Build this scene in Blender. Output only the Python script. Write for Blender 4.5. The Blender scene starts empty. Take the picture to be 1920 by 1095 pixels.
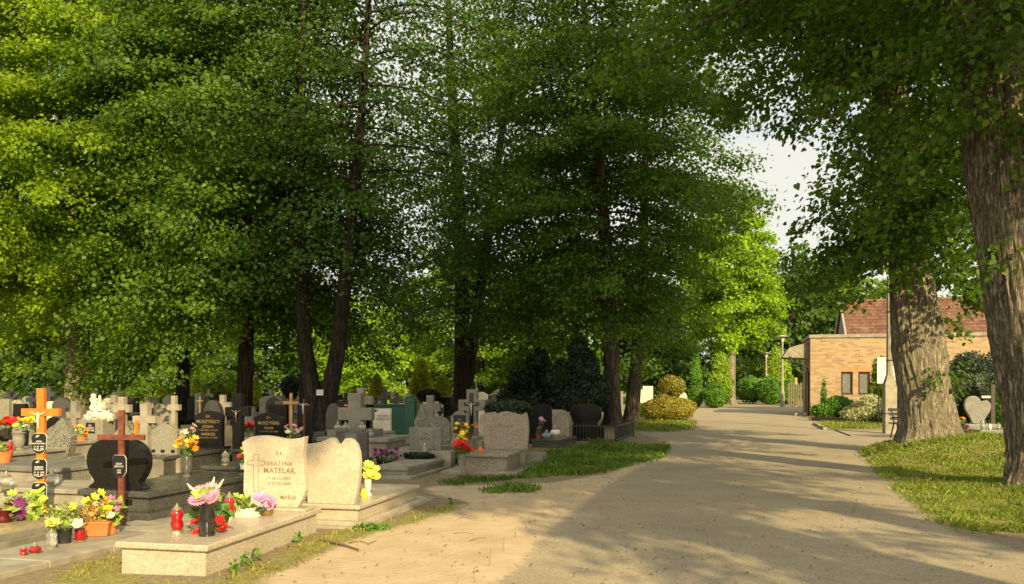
import bpy, math, random
import numpy as np
from mathutils import noise, Vector

R = math.radians
FPX, CXP, HY, H = 1600.0, 960.0, 722.0, 1.6      # photograph's focal length, centre, horizon (px), eye height (m)
SUN_RATIO, SUN_EL = -0.38, 27.0                  # shadows fall towards (-0.38, 1)
scn = bpy.context.scene
col = scn.collection
rnd = random.Random(5)

def G(px, py, z=0.0):                            # point on the plane z seen at a pixel of the photograph
    Y = (H - z) * FPX / (py - HY)
    return ((px - CXP) / FPX * Y, Y)
def XY(px, Y): return (px - CXP) / FPX * Y
def ZY(py, Y): return H - (py - HY) / FPX * Y

# ---------------------------------------------------------------- materials
MATS = {}
def new_mat(name):
    m = bpy.data.materials.new(name); m.use_nodes = True
    nt = m.node_tree
    for n in list(nt.nodes): nt.nodes.remove(n)
    out = nt.nodes.new('ShaderNodeOutputMaterial')
    return m, nt, out
def N(nt, typ, **kw):
    n = nt.nodes.new(typ)
    for k, v in kw.items():
        if k in n.inputs: n.inputs[k].default_value = v
        else: setattr(n, k, v)
    return n
def ramp(nt, fac, stops, interp='LINEAR'):
    r = nt.nodes.new('ShaderNodeValToRGB'); r.color_ramp.interpolation = interp
    e = r.color_ramp.elements
    while len(e) < len(stops): e.new(0.5)
    for i, (p, c) in enumerate(stops):
        e[i].position = p; e[i].color = (c[0], c[1], c[2], 1) if len(c) == 3 else c
    nt.links.new(fac, r.inputs[0]); return r.outputs[0]
def g3(v): return (v, v, v)
def mixc(nt, fac, a, b, mode='MIX'):
    m = nt.nodes.new('ShaderNodeMix'); m.data_type = 'RGBA'; m.blend_type = mode
    for s, v in ((m.inputs[0], fac), (m.inputs[6], a), (m.inputs[7], b)):
        if hasattr(v, 'links') or isinstance(v, bpy.types.NodeSocket): nt.links.new(v, s)
        elif isinstance(v, (int, float)): s.default_value = v
        else: s.default_value = (*v, 1)
    return m.outputs[2]
def noise_tex(nt, scale, detail=4, rough=.55, stretch=None, coord='Object'):
    tc = nt.nodes.new('ShaderNodeTexCoord'); o = tc.outputs[coord]
    if stretch:
        mp = nt.nodes.new('ShaderNodeMapping'); mp.inputs['Scale'].default_value = stretch
        nt.links.new(o, mp.inputs[0]); o = mp.outputs[0]
    n = N(nt, 'ShaderNodeTexNoise', Scale=scale, Detail=detail, Roughness=rough); nt.links.new(o, n.inputs['Vector'])
    return n.outputs['Fac']
def bump(nt, h, strength, dist=.01):
    b = N(nt, 'ShaderNodeBump', Strength=strength, Distance=dist); nt.links.new(h, b.inputs['Height']); return b.outputs[0]

def plain(name, c, rough=.6, metal=0, var=.25, scale=6, bs=.2, trans=0, coat=0, spec=.5):
    if name in MATS: return MATS[name]
    m, nt, out = new_mat(name)
    p = N(nt, 'ShaderNodeBsdfPrincipled', Roughness=rough, Metallic=metal)
    p.inputs['Transmission Weight'].default_value = trans; p.inputs['Coat Weight'].default_value = coat
    p.inputs['Specular IOR Level'].default_value = spec
    f = noise_tex(nt, scale, 5)
    lo = tuple(x * (1 - var) for x in c); hi = tuple(min(1, x * (1 + var)) for x in c)
    nt.links.new(ramp(nt, f, [(.3, lo), (.7, hi)]), p.inputs['Base Color'])
    if bs:
        nt.links.new(bump(nt, noise_tex(nt, scale * 12, 3), bs, .004), p.inputs['Normal'])
    nt.links.new(p.outputs[0], out.inputs[0]); MATS[name] = m; return m

def granite(name, base, dark, light, rough=.3, scale=170, stain=(.5, .48, .36)):
    if name in MATS: return MATS[name]
    m, nt, out = new_mat(name)
    p = N(nt, 'ShaderNodeBsdfPrincipled', Roughness=rough)
    tc = nt.nodes.new('ShaderNodeTexCoord')
    v = N(nt, 'ShaderNodeTexVoronoi', Scale=scale); nt.links.new(tc.outputs['Object'], v.inputs['Vector'])
    sep = nt.nodes.new('ShaderNodeSeparateColor'); nt.links.new(v.outputs['Color'], sep.inputs[0])
    c = ramp(nt, sep.outputs[0], [(0, dark), (.25, dark), (.32, base), (.72, base), (.8, light), (1, light)])
    st = ramp(nt, noise_tex(nt, 3.5, 6, .65), [(.45, g3(0)), (.75, g3(.45))])
    c = mixc(nt, st, c, stain, 'MULTIPLY')
    nt.links.new(c, p.inputs['Base Color'])
    r = ramp(nt, noise_tex(nt, 5, 4), [(.3, g3(rough * .8)), (.7, g3(min(1, rough * 1.5)))])
    nt.links.new(r, p.inputs['Roughness'])
    nt.links.new(p.outputs[0], out.inputs[0]); MATS[name] = m; return m

def leafmat(name, c1, c2, c3=None, transl=.42, rough=.5, clump=.8):
    if name in MATS: return MATS[name]
    m, nt, out = new_mat(name)
    geo = nt.nodes.new('ShaderNodeNewGeometry')
    c = ramp(nt, geo.outputs['Random Per Island'], [(0, c1), (.6, c2), (1, c3 or c2)])
    f = ramp(nt, noise_tex(nt, clump, 3), [(.35, g3(.66)), (.65, g3(1.12))])
    c = mixc(nt, 1.0, c, f, 'MULTIPLY')
    p = N(nt, 'ShaderNodeBsdfPrincipled', Roughness=rough); p.inputs['Specular IOR Level'].default_value = .3
    nt.links.new(c, p.inputs['Base Color'])
    t = nt.nodes.new('ShaderNodeBsdfTranslucent')
    ct = mixc(nt, 1.0, c, (1.5, 1.5, .45), 'MULTIPLY')
    nt.links.new(ct, t.inputs[0])
    mx = nt.nodes.new('ShaderNodeMixShader'); mx.inputs[0].default_value = transl
    nt.links.new(p.outputs[0], mx.inputs[1]); nt.links.new(t.outputs[0], mx.inputs[2])
    nt.links.new(mx.outputs[0], out.inputs[0]); MATS[name] = m; return m

def barkmat(name, dark, light, moss=(.09, .1, .03), mossamt=.3, sc=1.0):
    if name in MATS: return MATS[name]
    m, nt, out = new_mat(name)
    p = N(nt, 'ShaderNodeBsdfPrincipled', Roughness=.9); p.inputs['Specular IOR Level'].default_value = .15
    def ridge(n):
        a = N(nt, 'ShaderNodeMath', operation='SUBTRACT'); nt.links.new(n, a.inputs[0]); a.inputs[1].default_value = .5
        b = N(nt, 'ShaderNodeMath', operation='ABSOLUTE'); nt.links.new(a.outputs[0], b.inputs[0]); return b.outputs[0]
    r1 = ridge(noise_tex(nt, 7 * sc, 5, .6, (1, 1, .13))); r2 = ridge(noise_tex(nt, 17 * sc, 4, .6, (1, 1, .11)))
    mid = tuple((a + b) / 2 for a, b in zip(dark, light))
    c1 = ramp(nt, r1, [(0, dark), (.035, mid), (.10, light)]); c2 = ramp(nt, r2, [(0, g3(.45)), (.05, g3(1))])
    c = mixc(nt, 1.0, c1, c2, 'MULTIPLY')
    c = mixc(nt, 1.0, c, ramp(nt, noise_tex(nt, 40 * sc, 3, .7, (1, 1, .4)), [(.3, g3(.75)), (.7, g3(1.15))]), 'MULTIPLY')
    f2 = ramp(nt, noise_tex(nt, 1.6, 6, .7), [(.5, g3(0)), (.68, g3(mossamt))])
    c = mixc(nt, f2, c, moss)
    nt.links.new(c, p.inputs['Base Color'])
    h = N(nt, 'ShaderNodeMath', operation='ADD'); nt.links.new(ramp(nt, r1, [(0, g3(0)), (.1, g3(1))]), h.inputs[0]); nt.links.new(ramp(nt, r2, [(0, g3(0)), (.08, g3(.6))]), h.inputs[1])
    nt.links.new(bump(nt, h.outputs[0], 1.0, .03), p.inputs['Normal'])
    nt.links.new(p.outputs[0], out.inputs[0]); MATS[name] = m; return m

# ---------------------------------------------------------------- mesh helpers
def mesh_arrays(name, V, faces_by_n, mat=None, smooth=False):
    """V (n,3); faces_by_n: list of int arrays (m,k)"""
    me = bpy.data.meshes.new(name)
    V = np.asarray(V, dtype=np.float32)
    me.vertices.add(len(V)); me.vertices.foreach_set('co', V.ravel())
    loops = np.concatenate([f.ravel() for f in faces_by_n]).astype(np.int32)
    tot = np.concatenate([np.full(len(f), f.shape[1], np.int32) for f in faces_by_n])
    start = np.concatenate([[0], np.cumsum(tot)[:-1]]).astype(np.int32)
    me.loops.add(len(loops)); me.loops.foreach_set('vertex_index', loops)
    me.polygons.add(len(tot)); me.polygons.foreach_set('loop_start', start); me.polygons.foreach_set('loop_total', tot)
    if smooth: me.polygons.foreach_set('use_smooth', np.ones(len(tot), bool))
    me.update(calc_edges=True); me.validate()
    if mat: me.materials.append(mat)
    return me

def link(name, me, parent=None, loc=(0, 0, 0), rz=0):
    o = bpy.data.objects.new(name, me); col.objects.link(o)
    o.location = loc; o.rotation_euler = (0, 0, rz)
    if parent: o.parent = parent
    return o
def tag(o, label=None, cat=None, group=None, kind=None):
    if label: o['label'] = label
    if cat: o['category'] = cat
    if group: o['group'] = group
    if kind: o['kind'] = kind
    return o
def empty(name, label, cat, loc, rz=0, group=None):
    o = bpy.data.objects.new(name, None); col.objects.link(o); o.empty_display_size = .1
    o.location = loc; o.rotation_euler = (0, 0, rz); return tag(o, label, cat, group)
def dup(root, loc, rz, label, scale=1, group=None):
    def cp(o, par):
        c = o.copy(); col.objects.link(c); c.parent = par
        for ch in o.children: cp(ch, c)
        return c
    r = cp(root, None); r.location = loc; r.rotation_euler = (0, 0, rz)
    r.scale = (scale,) * 3 if isinstance(scale, (int, float)) else scale
    r['label'] = label
    if group: r['group'] = group
    return r

class MB:
    def __init__(s): s.v = []; s.f = []
    def add(s, V, F):
        o = len(s.v); s.v.extend([tuple(map(float, p)) for p in V]); s.f.extend([tuple(int(i) + o for i in f) for f in F]); return s
    def box(s, x0, x1, y0, y1, z0, z1):
        V = [(x0, y0, z0), (x1, y0, z0), (x1, y1, z0), (x0, y1, z0), (x0, y0, z1), (x1, y0, z1), (x1, y1, z1), (x0, y1, z1)]
        return s.add(V, [(0, 3, 2, 1), (4, 5, 6, 7), (0, 1, 5, 4), (1, 2, 6, 5), (2, 3, 7, 6), (3, 0, 4, 7)])
    def prism(s, pts, y0, y1):      # outline (x,z) counter-clockwise seen from -y
        n = len(pts)
        V = [(x, y0, z) for x, z in pts] + [(x, y1, z) for x, z in pts]
        F = [tuple(range(n)), tuple(range(2 * n - 1, n - 1, -1))]
        F += [(i, i + n, (i + 1) % n + n, (i + 1) % n) for i in range(n)]
        return s.add(V, F)
    def lathe(s, prof, x=0, y=0, z=0, n=20):   # prof (r,z)
        V = []; F = []
        for r, h in prof:
            for k in range(n):
                a = 2 * math.pi * k / n; V.append((x + r * math.cos(a), y + r * math.sin(a), z + h))
        for i in range(len(prof) - 1):
            for k in range(n):
                k2 = (k + 1) % n; F.append((i * n + k, i * n + k2, (i + 1) * n + k2, (i + 1) * n + k))
        F.append(tuple(range(n - 1, -1, -1))); F.append(tuple((len(prof) - 1) * n + k for k in range(n)))
        return s.add(V, F)
    def tube(s, pts, rad, n=8, cap=True):
        V, F = tube_arr(pts, rad, n)
        s.add(V, F)
        if cap:
            o = len(s.v) - len(V); s.f.append(tuple(o + k for k in range(n - 1, -1, -1))); s.f.append(tuple(len(s.v) - n + k for k in range(n)))
        return s
    def ell(s, c, r, n=12, m=8, jit=0, seed=0):
        V = [(c[0], c[1], c[2] - r[2])]; F = []
        for i in range(1, m):
            t = math.pi * i / m - math.pi / 2
            for k in range(n):
                a = 2 * math.pi * k / n
                d = Vector((math.cos(t) * math.cos(a), math.cos(t) * math.sin(a), math.sin(t)))
                q = 1 + jit * noise.noise(d * 2.1 + Vector((seed, seed * .7, 0)))
                V.append((c[0] + r[0] * d.x * q, c[1] + r[1] * d.y * q, c[2] + r[2] * d.z * q))
        V.append((c[0], c[1], c[2] + r[2] * (1 + jit * .2)))
        L = len(V) - 1
        for k in range(n):
            F.append((0, 1 + (k + 1) % n, 1 + k)); F.append((L, L - n + k, L - n + (k + 1) % n))
        for i in range(m - 2):
            for k in range(n):
                a = 1 + i * n + k; b = 1 + i * n + (k + 1) % n; F.append((a, b, b + n, a + n))
        return s.add(V, F)
    def build(s, name, mat, parent=None, bev=0, smooth=False, loc=(0, 0, 0), rz=0):
        me = bpy.data.meshes.new(name); me.from_pydata(s.v, [], s.f); me.update()
        me.materials.append(mat)
        if smooth:
            for p in me.polygons: p.use_smooth = True
            if hasattr(me, 'set_sharp_from_angle'): me.set_sharp_from_angle(angle=R(50))
        o = link(name, me, parent, loc, rz)
        if bev:
            b = o.modifiers.new('bevel', 'BEVEL'); b.width = bev; b.segments = 2; b.limit_method = 'ANGLE'
        return o

def tube_arr(pts, rad, n=8):
    P = np.asarray(pts, float); rad = np.broadcast_to(np.asarray(rad, float), (len(P),))
    T = np.gradient(P, axis=0); T /= np.linalg.norm(T, axis=1)[:, None] + 1e-9
    ref = np.array([0, 0, 1.0]) if abs(T[:, 2]).mean() < .8 else np.array([1.0, 0, 0])
    A = np.cross(T, ref); A /= np.linalg.norm(A, axis=1)[:, None] + 1e-9
    B = np.cross(T, A)
    a = np.linspace(0, 2 * math.pi, n, endpoint=False)
    V = P[:, None] + rad[:, None, None] * (np.cos(a)[None, :, None] * A[:, None] + np.sin(a)[None, :, None] * B[:, None])
    i = np.arange(len(P) - 1)[:, None] * n; k = np.arange(n)[None]; k2 = (k + 1) % n
    F = np.stack([i + k, i + k2, i + n + k2, i + n + k], -1).reshape(-1, 4)
    return V.reshape(-1, 3), F

# ---------------------------------------------------------------- foliage
def leaf_arrays(P, D, size, rng, tilt=.55, kind='kite', droop=.3, outw=0.0):
    n = len(P)
    size = size * rng.uniform(.55, 1.35, n)[:, None]
    nrm = np.array([0, 0, .75]) + outw * D + rng.normal(0, tilt, (n, 3)); nrm /= np.linalg.norm(nrm, axis=1)[:, None]
    d = D + rng.normal(0, .55, (n, 3)); d[:, 2] -= droop
    t = d - (d * nrm).sum(1)[:, None] * nrm; t /= np.linalg.norm(t, axis=1)[:, None] + 1e-9
    b = np.cross(nrm, t)
    if kind == 'kite':
        co = [(0, 0, 0), (.45, .44, .1), (1, 0, -.05), (.45, -.44, .1)]; fs = [(0, 1, 2, 3)]
    else:
        co = [(.05, 0, 0), (-.06, .28, .06), (.25, .5, .1), (.66, .33, .06), (1.05, 0, -.12), (.66, -.33, .06), (.25, -.5, .1), (-.06, -.28, .06)]
        fs = [(0, 4, 3, 2, 1), (0, 7, 6, 5, 4)]
    k = len(co)
    V = np.stack([P + size * (c[0] * t + c[1] * b + c[2] * nrm) for c in co], 1).reshape(-1, 3)
    base = (np.arange(n) * k)[:, None]
    F = np.concatenate([base + np.array(f)[None] for f in fs])
    return V, F

def crown_arrays(seed, cpath, zlo, zhi, n_limbs, Rfn, leaf, lpm, gap=.26, kind='kite', twig=.36, rise=(.15, .7), droop=.45, vs=.13, extra=(), start=.12, dens=2.9):
    lpm = lpm * dens
    """limbs leave the trunk, side shoots leave the limbs, leaves hang along the shoots in flat layered sprays"""
    rng = np.random.default_rng(seed)
    LP, LD, tubes, off = [], [], [], 0
    TV, TF = [], []
    specs = []
    for i in range(n_limbs):
        u = (i + rng.uniform(0, 1)) / n_limbs
        specs.append((zlo + (zhi - zlo) * u, i * 2.399 + rng.normal(0, .35), None, None, u))
    for e in extra: specs.append((e[0], e[1], e[2], e[3], .3))
    for z0, az, L0, rs, u in specs:
        L = (L0 or Rfn(z0, az)) * rng.uniform(.78, 1.12)
        if L < .3: continue
        r_ = rs if rs is not None else rise[0] + (rise[1] - rise[0]) * u + rng.normal(0, .1)
        dr = droop * rng.uniform(.7, 1.3)
        c = np.array(cpath(z0)); d = np.array([math.cos(az), math.sin(az), 0]); side = np.array([-d[1], d[0], 0])
        wob = rng.normal(0, .12)
        us = np.linspace(0, 1, 8)
        def pos(q): return c + np.outer(q, d) * L + np.outer(wob * L * np.sin(q * 3), side) + np.outer(L * (r_ * q - dr * q * q), [0, 0, 1])
        P = pos(us)
        rr = .0085 * L * (1 - us) ** .8 + .005
        v, f = tube_arr(P, rr, 5); TV.append(v); TF.append(f + off); off += len(v)
        nt_ = max(3, int(L * (1 - start) / gap))
        q = start + (1 - start) * (np.arange(nt_) + rng.uniform(0, 1, nt_)) / nt_
        q = np.append(q, [.97, 1.0])
        base = pos(q)
        for j, qq in enumerate(q):
            if rng.uniform() < .13: continue
            sgn = 1 if j % 2 else -1
            ang = sgn * rng.uniform(.45, 1.2) if qq < .96 else rng.normal(0, .2)
            dd = d * math.cos(ang) + side * math.sin(ang)
            tl = twig * L * (.35 + .75 * math.sin(math.pi * min(1, qq * .85 + .12))) * rng.uniform(.6, 1.2)
            tl = min(tl, 2.0)
            n = max(4, int(tl * lpm))
            w = rng.uniform(0, 1, n) ** .85
            spread = .13 + .2 * tl * np.sin(w * math.pi * .9)
            p = base[j] + np.outer(w * tl, dd) + rng.normal(0, 1, (n, 3)) * np.stack([spread, spread, np.full(n, vs)], 1)
            p[:, 2] += -.28 * tl * w * w + rng.normal(0, .05)
            LP.append(p); LD.append(np.tile(dd, (n, 1)))
            if kind != 'kite':
                tp = base[j] + np.outer(np.linspace(0, 1, 4) * tl, dd); tp[:, 2] -= .28 * tl * np.linspace(0, 1, 4) ** 2
                v, f = tube_arr(tp, [.012, .009, .006, .003], 3); TV.append(v); TF.append(f + off); off += len(v)
    P = np.concatenate(LP); D = np.concatenate(LD)
    V, F = leaf_arrays(P, D, leaf, rng, kind=kind, tilt=.6, outw=.75)
    return V, F, np.concatenate(TV), np.concatenate(TF), len(P)

def trunk_arrays(path, segs=24, detail=False, flare=.5, seed=0, dz=.4):
    """path: list of (x,y,z,r) — resampled, with root flare and bark ridges"""
    P = np.array(path, float); zs = np.arange(P[0, 2], P[-1, 2], dz); zs = np.append(zs, P[-1, 2])
    X = np.interp(zs, P[:, 2], P[:, 0]); Yy = np.interp(zs, P[:, 2], P[:, 1]); Rr = np.interp(zs, P[:, 2], P[:, 3])
    if len(P) > 3:
        k = np.array([1, 2, 3, 2, 1.]) / 9; m = len(zs)
        if m > 8:
            for A in (X, Yy, Rr):
                A[2:-2] = np.convolve(A, k, 'same')[2:-2]
    V = np.zeros((len(zs), segs, 3)); a = np.linspace(0, 2 * math.pi, segs, endpoint=False)
    for i, z in enumerate(zs):
        h = z - P[0, 2]
        fl = flare * math.exp(-h / .36)
        lob = 1 + fl * (1 + .45 * np.sin(a * 5 + seed) + .25 * np.sin(a * 3 + 2 * seed))
        r = Rr[i] * lob
        if detail:
            dd = np.array([noise.noise(Vector((math.cos(t) * 7 + seed, math.sin(t) * 7, z * .9))) for t in a])
            big = np.array([noise.noise(Vector((math.cos(t) * 1.3 + seed, math.sin(t) * 1.3, z * .6 + 5))) for t in a])
            fine = np.array([noise.noise(Vector((math.cos(t) * 19 + seed, math.sin(t) * 19, z * 2.2 + 9))) for t in a])
            r = r * (1 + (.14 + .12 * math.exp(-h / .9)) * big) + .032 * (1 - 2.2 * np.abs(dd)) + .02 * (1 - 2.5 * np.abs(fine))
        else:
            r = r * (1 + .08 * np.sin(a * 2 + z * .3 + seed))
        V[i, :, 0] = X[i] + r * np.cos(a); V[i, :, 1] = Yy[i] + r * np.sin(a); V[i, :, 2] = z
    i = np.arange(len(zs) - 1)[:, None] * segs; k = np.arange(segs)[None]; k2 = (k + 1) % segs
    F = np.stack([i + k, i + k2, i + segs + k2, i + segs + k], -1).reshape(-1, 4)
    return V.reshape(-1, 3), F

def path_fn(path):
    P = np.array(path, float)
    return lambda z: (np.interp(z, P[:, 2], P[:, 0]), np.interp(z, P[:, 2], P[:, 1]), z)

def tree(label, loc, paths, zlo, zhi, n_limbs, Rfn, leafm, barkm, leaf=.12, lpm=26, seed=1, name='linden_tree', detail=False, rz=0, cseg=24, group=None, flare=.5, cat='tree', main=0, **kw):
    root = empty(name, label, cat, loc, rz, group)
    for i, p in enumerate(paths):
        V, F = trunk_arrays(p, cseg if not detail else 150, detail, flare if p[0][2] < .5 else 0, seed + i, .4 if not detail else .045)
        link('trunk', mesh_arrays('trunk', V, [F], barkm, True), root)
    cf = path_fn(paths[main])
    V, F, TV, TF, n = crown_arrays(seed, cf, zlo, zhi, n_limbs, Rfn, leaf, lpm, **kw)
    if len(paths) > 1:
        alt = path_fn(paths[1 - main])
    link('branches', mesh_arrays('branches', TV, [TF], barkm, True), root)
    link('crown', mesh_arrays('crown', V, [F], leafm), root)
    print('tree', label[:30], n)
    return root

def prof(R0, zlo, zhi, low=.55, top=.25, asym=None):
    def f(z, az):
        u = (z - zlo) / (zhi - zlo)
        r = R0 * (low + (1 - low) * min(1, u / .3)) if u < .3 else R0 * (1 - (1 - top) * ((u - .3) / .7) ** 1.6)
        return r * (asym(z, az) if asym else 1)
    return f

def bush_arrays(parts, n, leaf, seed, droop=0.0, flat=False):
    """parts: ellipsoids (cx,cy,cz,rx,ry,rz); leaves in a shell, denser near the surface"""
    rng = np.random.default_rng(seed)
    Ps, Ds = [], []
    vol = np.array([p[3] * p[5] for p in parts]); vol = vol / vol.sum()
    for p, w in zip(parts, vol):
        k = int(n * w)
        d = rng.normal(0, 1, (k, 3)); d /= np.linalg.norm(d, axis=1)[:, None]
        lump = np.array([noise.noise(Vector(v) * 2.6 + Vector((seed, p[0], p[2]))) for v in d])
        rr = (1 + .16 * lump) * (1 - .22 * rng.uniform(0, 1, k) ** 2)
        c = np.array(p[:3]); Ps.append(c + d * rr[:, None] * np.array(p[3:6])); Ds.append(d)
    P = np.concatenate(Ps); D = np.concatenate(Ds)
    n_ = len(P)
    size = leaf * rng.uniform(.7, 1.3, n_)[:, None]
    nrm = D + rng.normal(0, .5, (n_, 3)); nrm /= np.linalg.norm(nrm, axis=1)[:, None]
    t = rng.normal(0, 1, (n_, 3)) + np.array([0, 0, .7]); t -= (t * nrm).sum(1)[:, None] * nrm; t /= np.linalg.norm(t, axis=1)[:, None]
    b = np.cross(nrm, t)
    V = np.stack([P, P + size * (.45 * t + .4 * b), P + size * t + nrm * size * .3, P + size * (.45 * t - .4 * b)], 1).reshape(-1, 3)
    F = (np.arange(n_) * 4)[:, None] + np.arange(4)[None]
    return V, F

def bush(name, label, loc, parts, n, leaf, leafm, seed=1, cat='shrub', group=None, stem=None, core=.8):
    root = empty(name, label, cat, (*loc, 0) if len(loc) == 2 else loc, 0, group)
    V, F = bush_arrays(parts, n, leaf, seed)
    mb = MB()
    for i, p in enumerate(parts): mb.ell(p[:3], (p[3] * core, p[4] * core, p[5] * core), 14, 9, .25, seed + i)
    v2 = np.array(mb.v); f4 = np.array([f for f in mb.f if len(f) == 4]) + len(V); f3 = np.array([f for f in mb.f if len(f) == 3]) + len(V)
    link('foliage', mesh_arrays('foliage', np.concatenate([V, v2]), [F, f4, f3], leafm), root)
    zb = min(p[2] - p[5] for p in parts)
    if stem is not False: MB().tube([(0, 0, 0), (0.01, 0, max(.15, zb + .3))], [.05, .04], 8).build('stem', BARK_D, root)
    return root

# ---------------------------------------------------------------- palette
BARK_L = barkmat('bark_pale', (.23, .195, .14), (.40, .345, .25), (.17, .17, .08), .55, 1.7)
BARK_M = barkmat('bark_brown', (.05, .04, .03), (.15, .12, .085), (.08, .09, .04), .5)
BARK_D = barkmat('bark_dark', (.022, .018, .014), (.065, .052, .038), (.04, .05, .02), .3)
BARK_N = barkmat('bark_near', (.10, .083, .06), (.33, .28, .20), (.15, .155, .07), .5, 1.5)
LEAF_Y = leafmat('leaf_linden_yellow', (.14, .24, .009), (.22, .335, .011), (.30, .40, .014), transl=.52)
LEAF_G = leafmat('leaf_linden_green', (.045, .105, .009), (.085, .165, .011), (.14, .225, .013), transl=.46)
LEAF_D = leafmat('leaf_deep_green', (.034, .08, .009), (.06, .125, .011), (.10, .175, .013), transl=.4)
LEAF_F = leafmat('leaf_far_green', (.09, .18, .012), (.16, .26, .015), (.24, .33, .018), transl=.5)
LEAF_B = leafmat('leaf_bright', (.17, .31, .015), (.25, .41, .018), (.33, .46, .03), transl=.45)
YEW = leafmat('yew_dark', (.012, .024, .012), (.022, .04, .016), (.035, .06, .02), transl=.1)
THUJA_G = leafmat('thuja_golden', (.24, .30, .015), (.36, .42, .02), (.46, .48, .03), transl=.3)
THUJA_L = leafmat('thuja_light', (.14, .25, .015), (.23, .36, .02), (.32, .42, .03), transl=.3)
GOLD_B = leafmat('golden_bush', (.11, .11, .015), (.25, .225, .025), (.40, .35, .05), transl=.2)
HEDGE = leafmat('hedge_green', (.06, .16, .015), (.10, .24, .02), (.15, .30, .03), transl=.25)
VARIEG = leafmat('variegated', (.4, .42, .22), (.55, .55, .32), (.16, .2, .06), transl=.2)
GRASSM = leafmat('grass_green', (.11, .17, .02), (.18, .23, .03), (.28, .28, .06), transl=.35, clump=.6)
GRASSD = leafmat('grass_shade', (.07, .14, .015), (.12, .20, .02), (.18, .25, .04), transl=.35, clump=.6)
GRASSY = leafmat('grass_dry', (.26, .22, .05), (.34, .29, .07), (.2, .24, .04), transl=.3, clump=.6)
G_BEIGE = granite('granite_beige', (.40, .345, .26), (.26, .22, .16), (.50, .44, .34), .32)
G_CREAM = granite('granite_cream', (.47, .39, .285), (.34, .27, .195), (.54, .47, .36), .4, 150)
G_PINK = granite('granite_pinkgrey', (.25, .21, .155), (.13, .105, .08), (.36, .31, .235), .35, 110)
G_GREY = granite('granite_grey', (.16, .155, .13), (.07, .07, .06), (.27, .26, .22), .32, 140)
G_DGREY = granite('granite_darkgrey', (.06, .058, .05), (.03, .03, .026), (.11, .105, .09), .22, 160)
G_BLACK = granite('granite_black', (.010, .009, .008), (.006, .006, .006), (.022, .02, .018), .16, 240, (.8, .8, .8))
node_ = [n for n in G_BLACK.node_tree.nodes if n.type == 'BSDF_PRINCIPLED'][0]; node_.inputs['Specular IOR Level'].default_value = .22
G_SPECK = granite('granite_speckled', (.15, .145, .115), (.05, .048, .04), (.26, .25, .20), .6, 75)
TERR = granite('terrazzo', (.20, .185, .14), (.13, .12, .09), (.27, .25, .19), .7, 120)
CONC = plain('concrete', (.24, .215, .16), .85, var=.3, scale=4, bs=.5)
CONC_D = plain('concrete_dark', (.17, .155, .12), .85, var=.35, scale=4, bs=.5)
WHITE_ST = plain('pale_stone', (.55, .50, .38), .7, var=.2, scale=5, bs=.3)
SLATE = plain('slate_flag', (.13, .13, .11), .6, var=.3, scale=3, bs=.3)
WOOD_O = plain('varnished_orange_wood', (.62, .16, .01), .25, var=.25, scale=5, bs=.1, coat=.5)
WOOD_P = plain('pale_wood', (.42, .24, .08), .6, var=.25, scale=6)
RUST = plain('red_brown_paint', (.13, .032, .016), .5, var=.5, scale=14, bs=.4)
BLACKP = plain('black_plate', (.012, .012, .012), .25, var=.2, bs=0)
WHITEP = plain('white_paint', (.6, .58, .5), .5, var=.08, bs=0)
GOLD = plain('gold_paint', (.42, .30, .11), .4, metal=.6, var=.1, bs=0)
GOLDM = plain('brass', (.50, .38, .16), .35, metal=.9, var=.2, bs=0)
ENGR = plain('engraved_brown', (.19, .14, .085), .7, var=.15, bs=0)
RED_GL = plain('red_glass', (.42, .008, .008), .08, var=.15, trans=.35, bs=0, coat=.6)
DRED_GL = plain('dark_red_glass', (.12, .006, .006), .1, var=.2, trans=.3, bs=0, coat=.5)
CLR_GL = plain('clear_glass', (.85, .86, .8), .06, var=.03, trans=.85, bs=0)
BLUE_GL = plain('bluish_glass', (.4, .52, .58), .1, var=.08, trans=.5, bs=0)
GREY_GL = plain('smoky_glass', (.25, .25, .22), .1, var=.1, trans=.6, bs=0)
TIN = plain('lantern_tin', (.5, .42, .26), .35, metal=.8, var=.2, bs=0)
BLK_CER = plain('black_ceramic', (.015, .014, .013), .12, var=.2, bs=0, coat=.7)
WHT_CER = plain('white_ceramic', (.7, .67, .55), .25, var=.1, bs=0, coat=.4)
BLK_PL = plain('black_plastic', (.02, .02, .02), .5, var=.2, bs=0)
TERRAC = plain('orange_plastic', (.62, .17, .05), .5, var=.1, bs=0)
P_RED = plain('petal_red', (.55, .012, .012), .6, var=.3, scale=40, bs=0)
P_PINK = plain('petal_pink', (.72, .25, .42), .6, var=.25, scale=30, bs=0)
P_LPINK = plain('petal_pale_pink', (.62, .24, .38), .6, var=.2, scale=30, bs=0)
P_YEL = plain('petal_yellow', (.85, .62, .02), .6, var=.2, scale=30, bs=0)
P_LYEL = plain('petal_lemon', (.68, .64, .1), .6, var=.15, scale=30, bs=0)
P_ORG = plain('petal_orange', (.85, .25, .01), .6, var=.3, scale=30, bs=0)
P_PUR = plain('petal_purple', (.19, .03, .16), .6, var=.35, scale=30, bs=0)
P_WHT = plain('petal_cream', (.6, .54, .38), .6, var=.15, scale=30, bs=0)
P_LIME = plain('petal_lime', (.5, .68, .04), .6, var=.2, scale=30, bs=0)
STEMG = plain('flower_leaf', (.07, .17, .02), .5, var=.5, scale=20, bs=0)
STEML = plain('flower_leaf_light', (.20, .28, .04), .55, var=.4, scale=20, bs=0)
STEMD = plain('flower_leaf_dark', (.015, .10, .03), .4, var=.3, scale=20, bs=0)
TWIGM = plain('dead_twig', (.13, .09, .05), .9, var=.3, scale=20)
IRON = plain('black_iron', (.015, .015, .014), .45, var=.2, bs=0)
GREENM = plain('green_steel', (.008, .07, .035), .5, var=.2, scale=3, bs=0)
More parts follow.
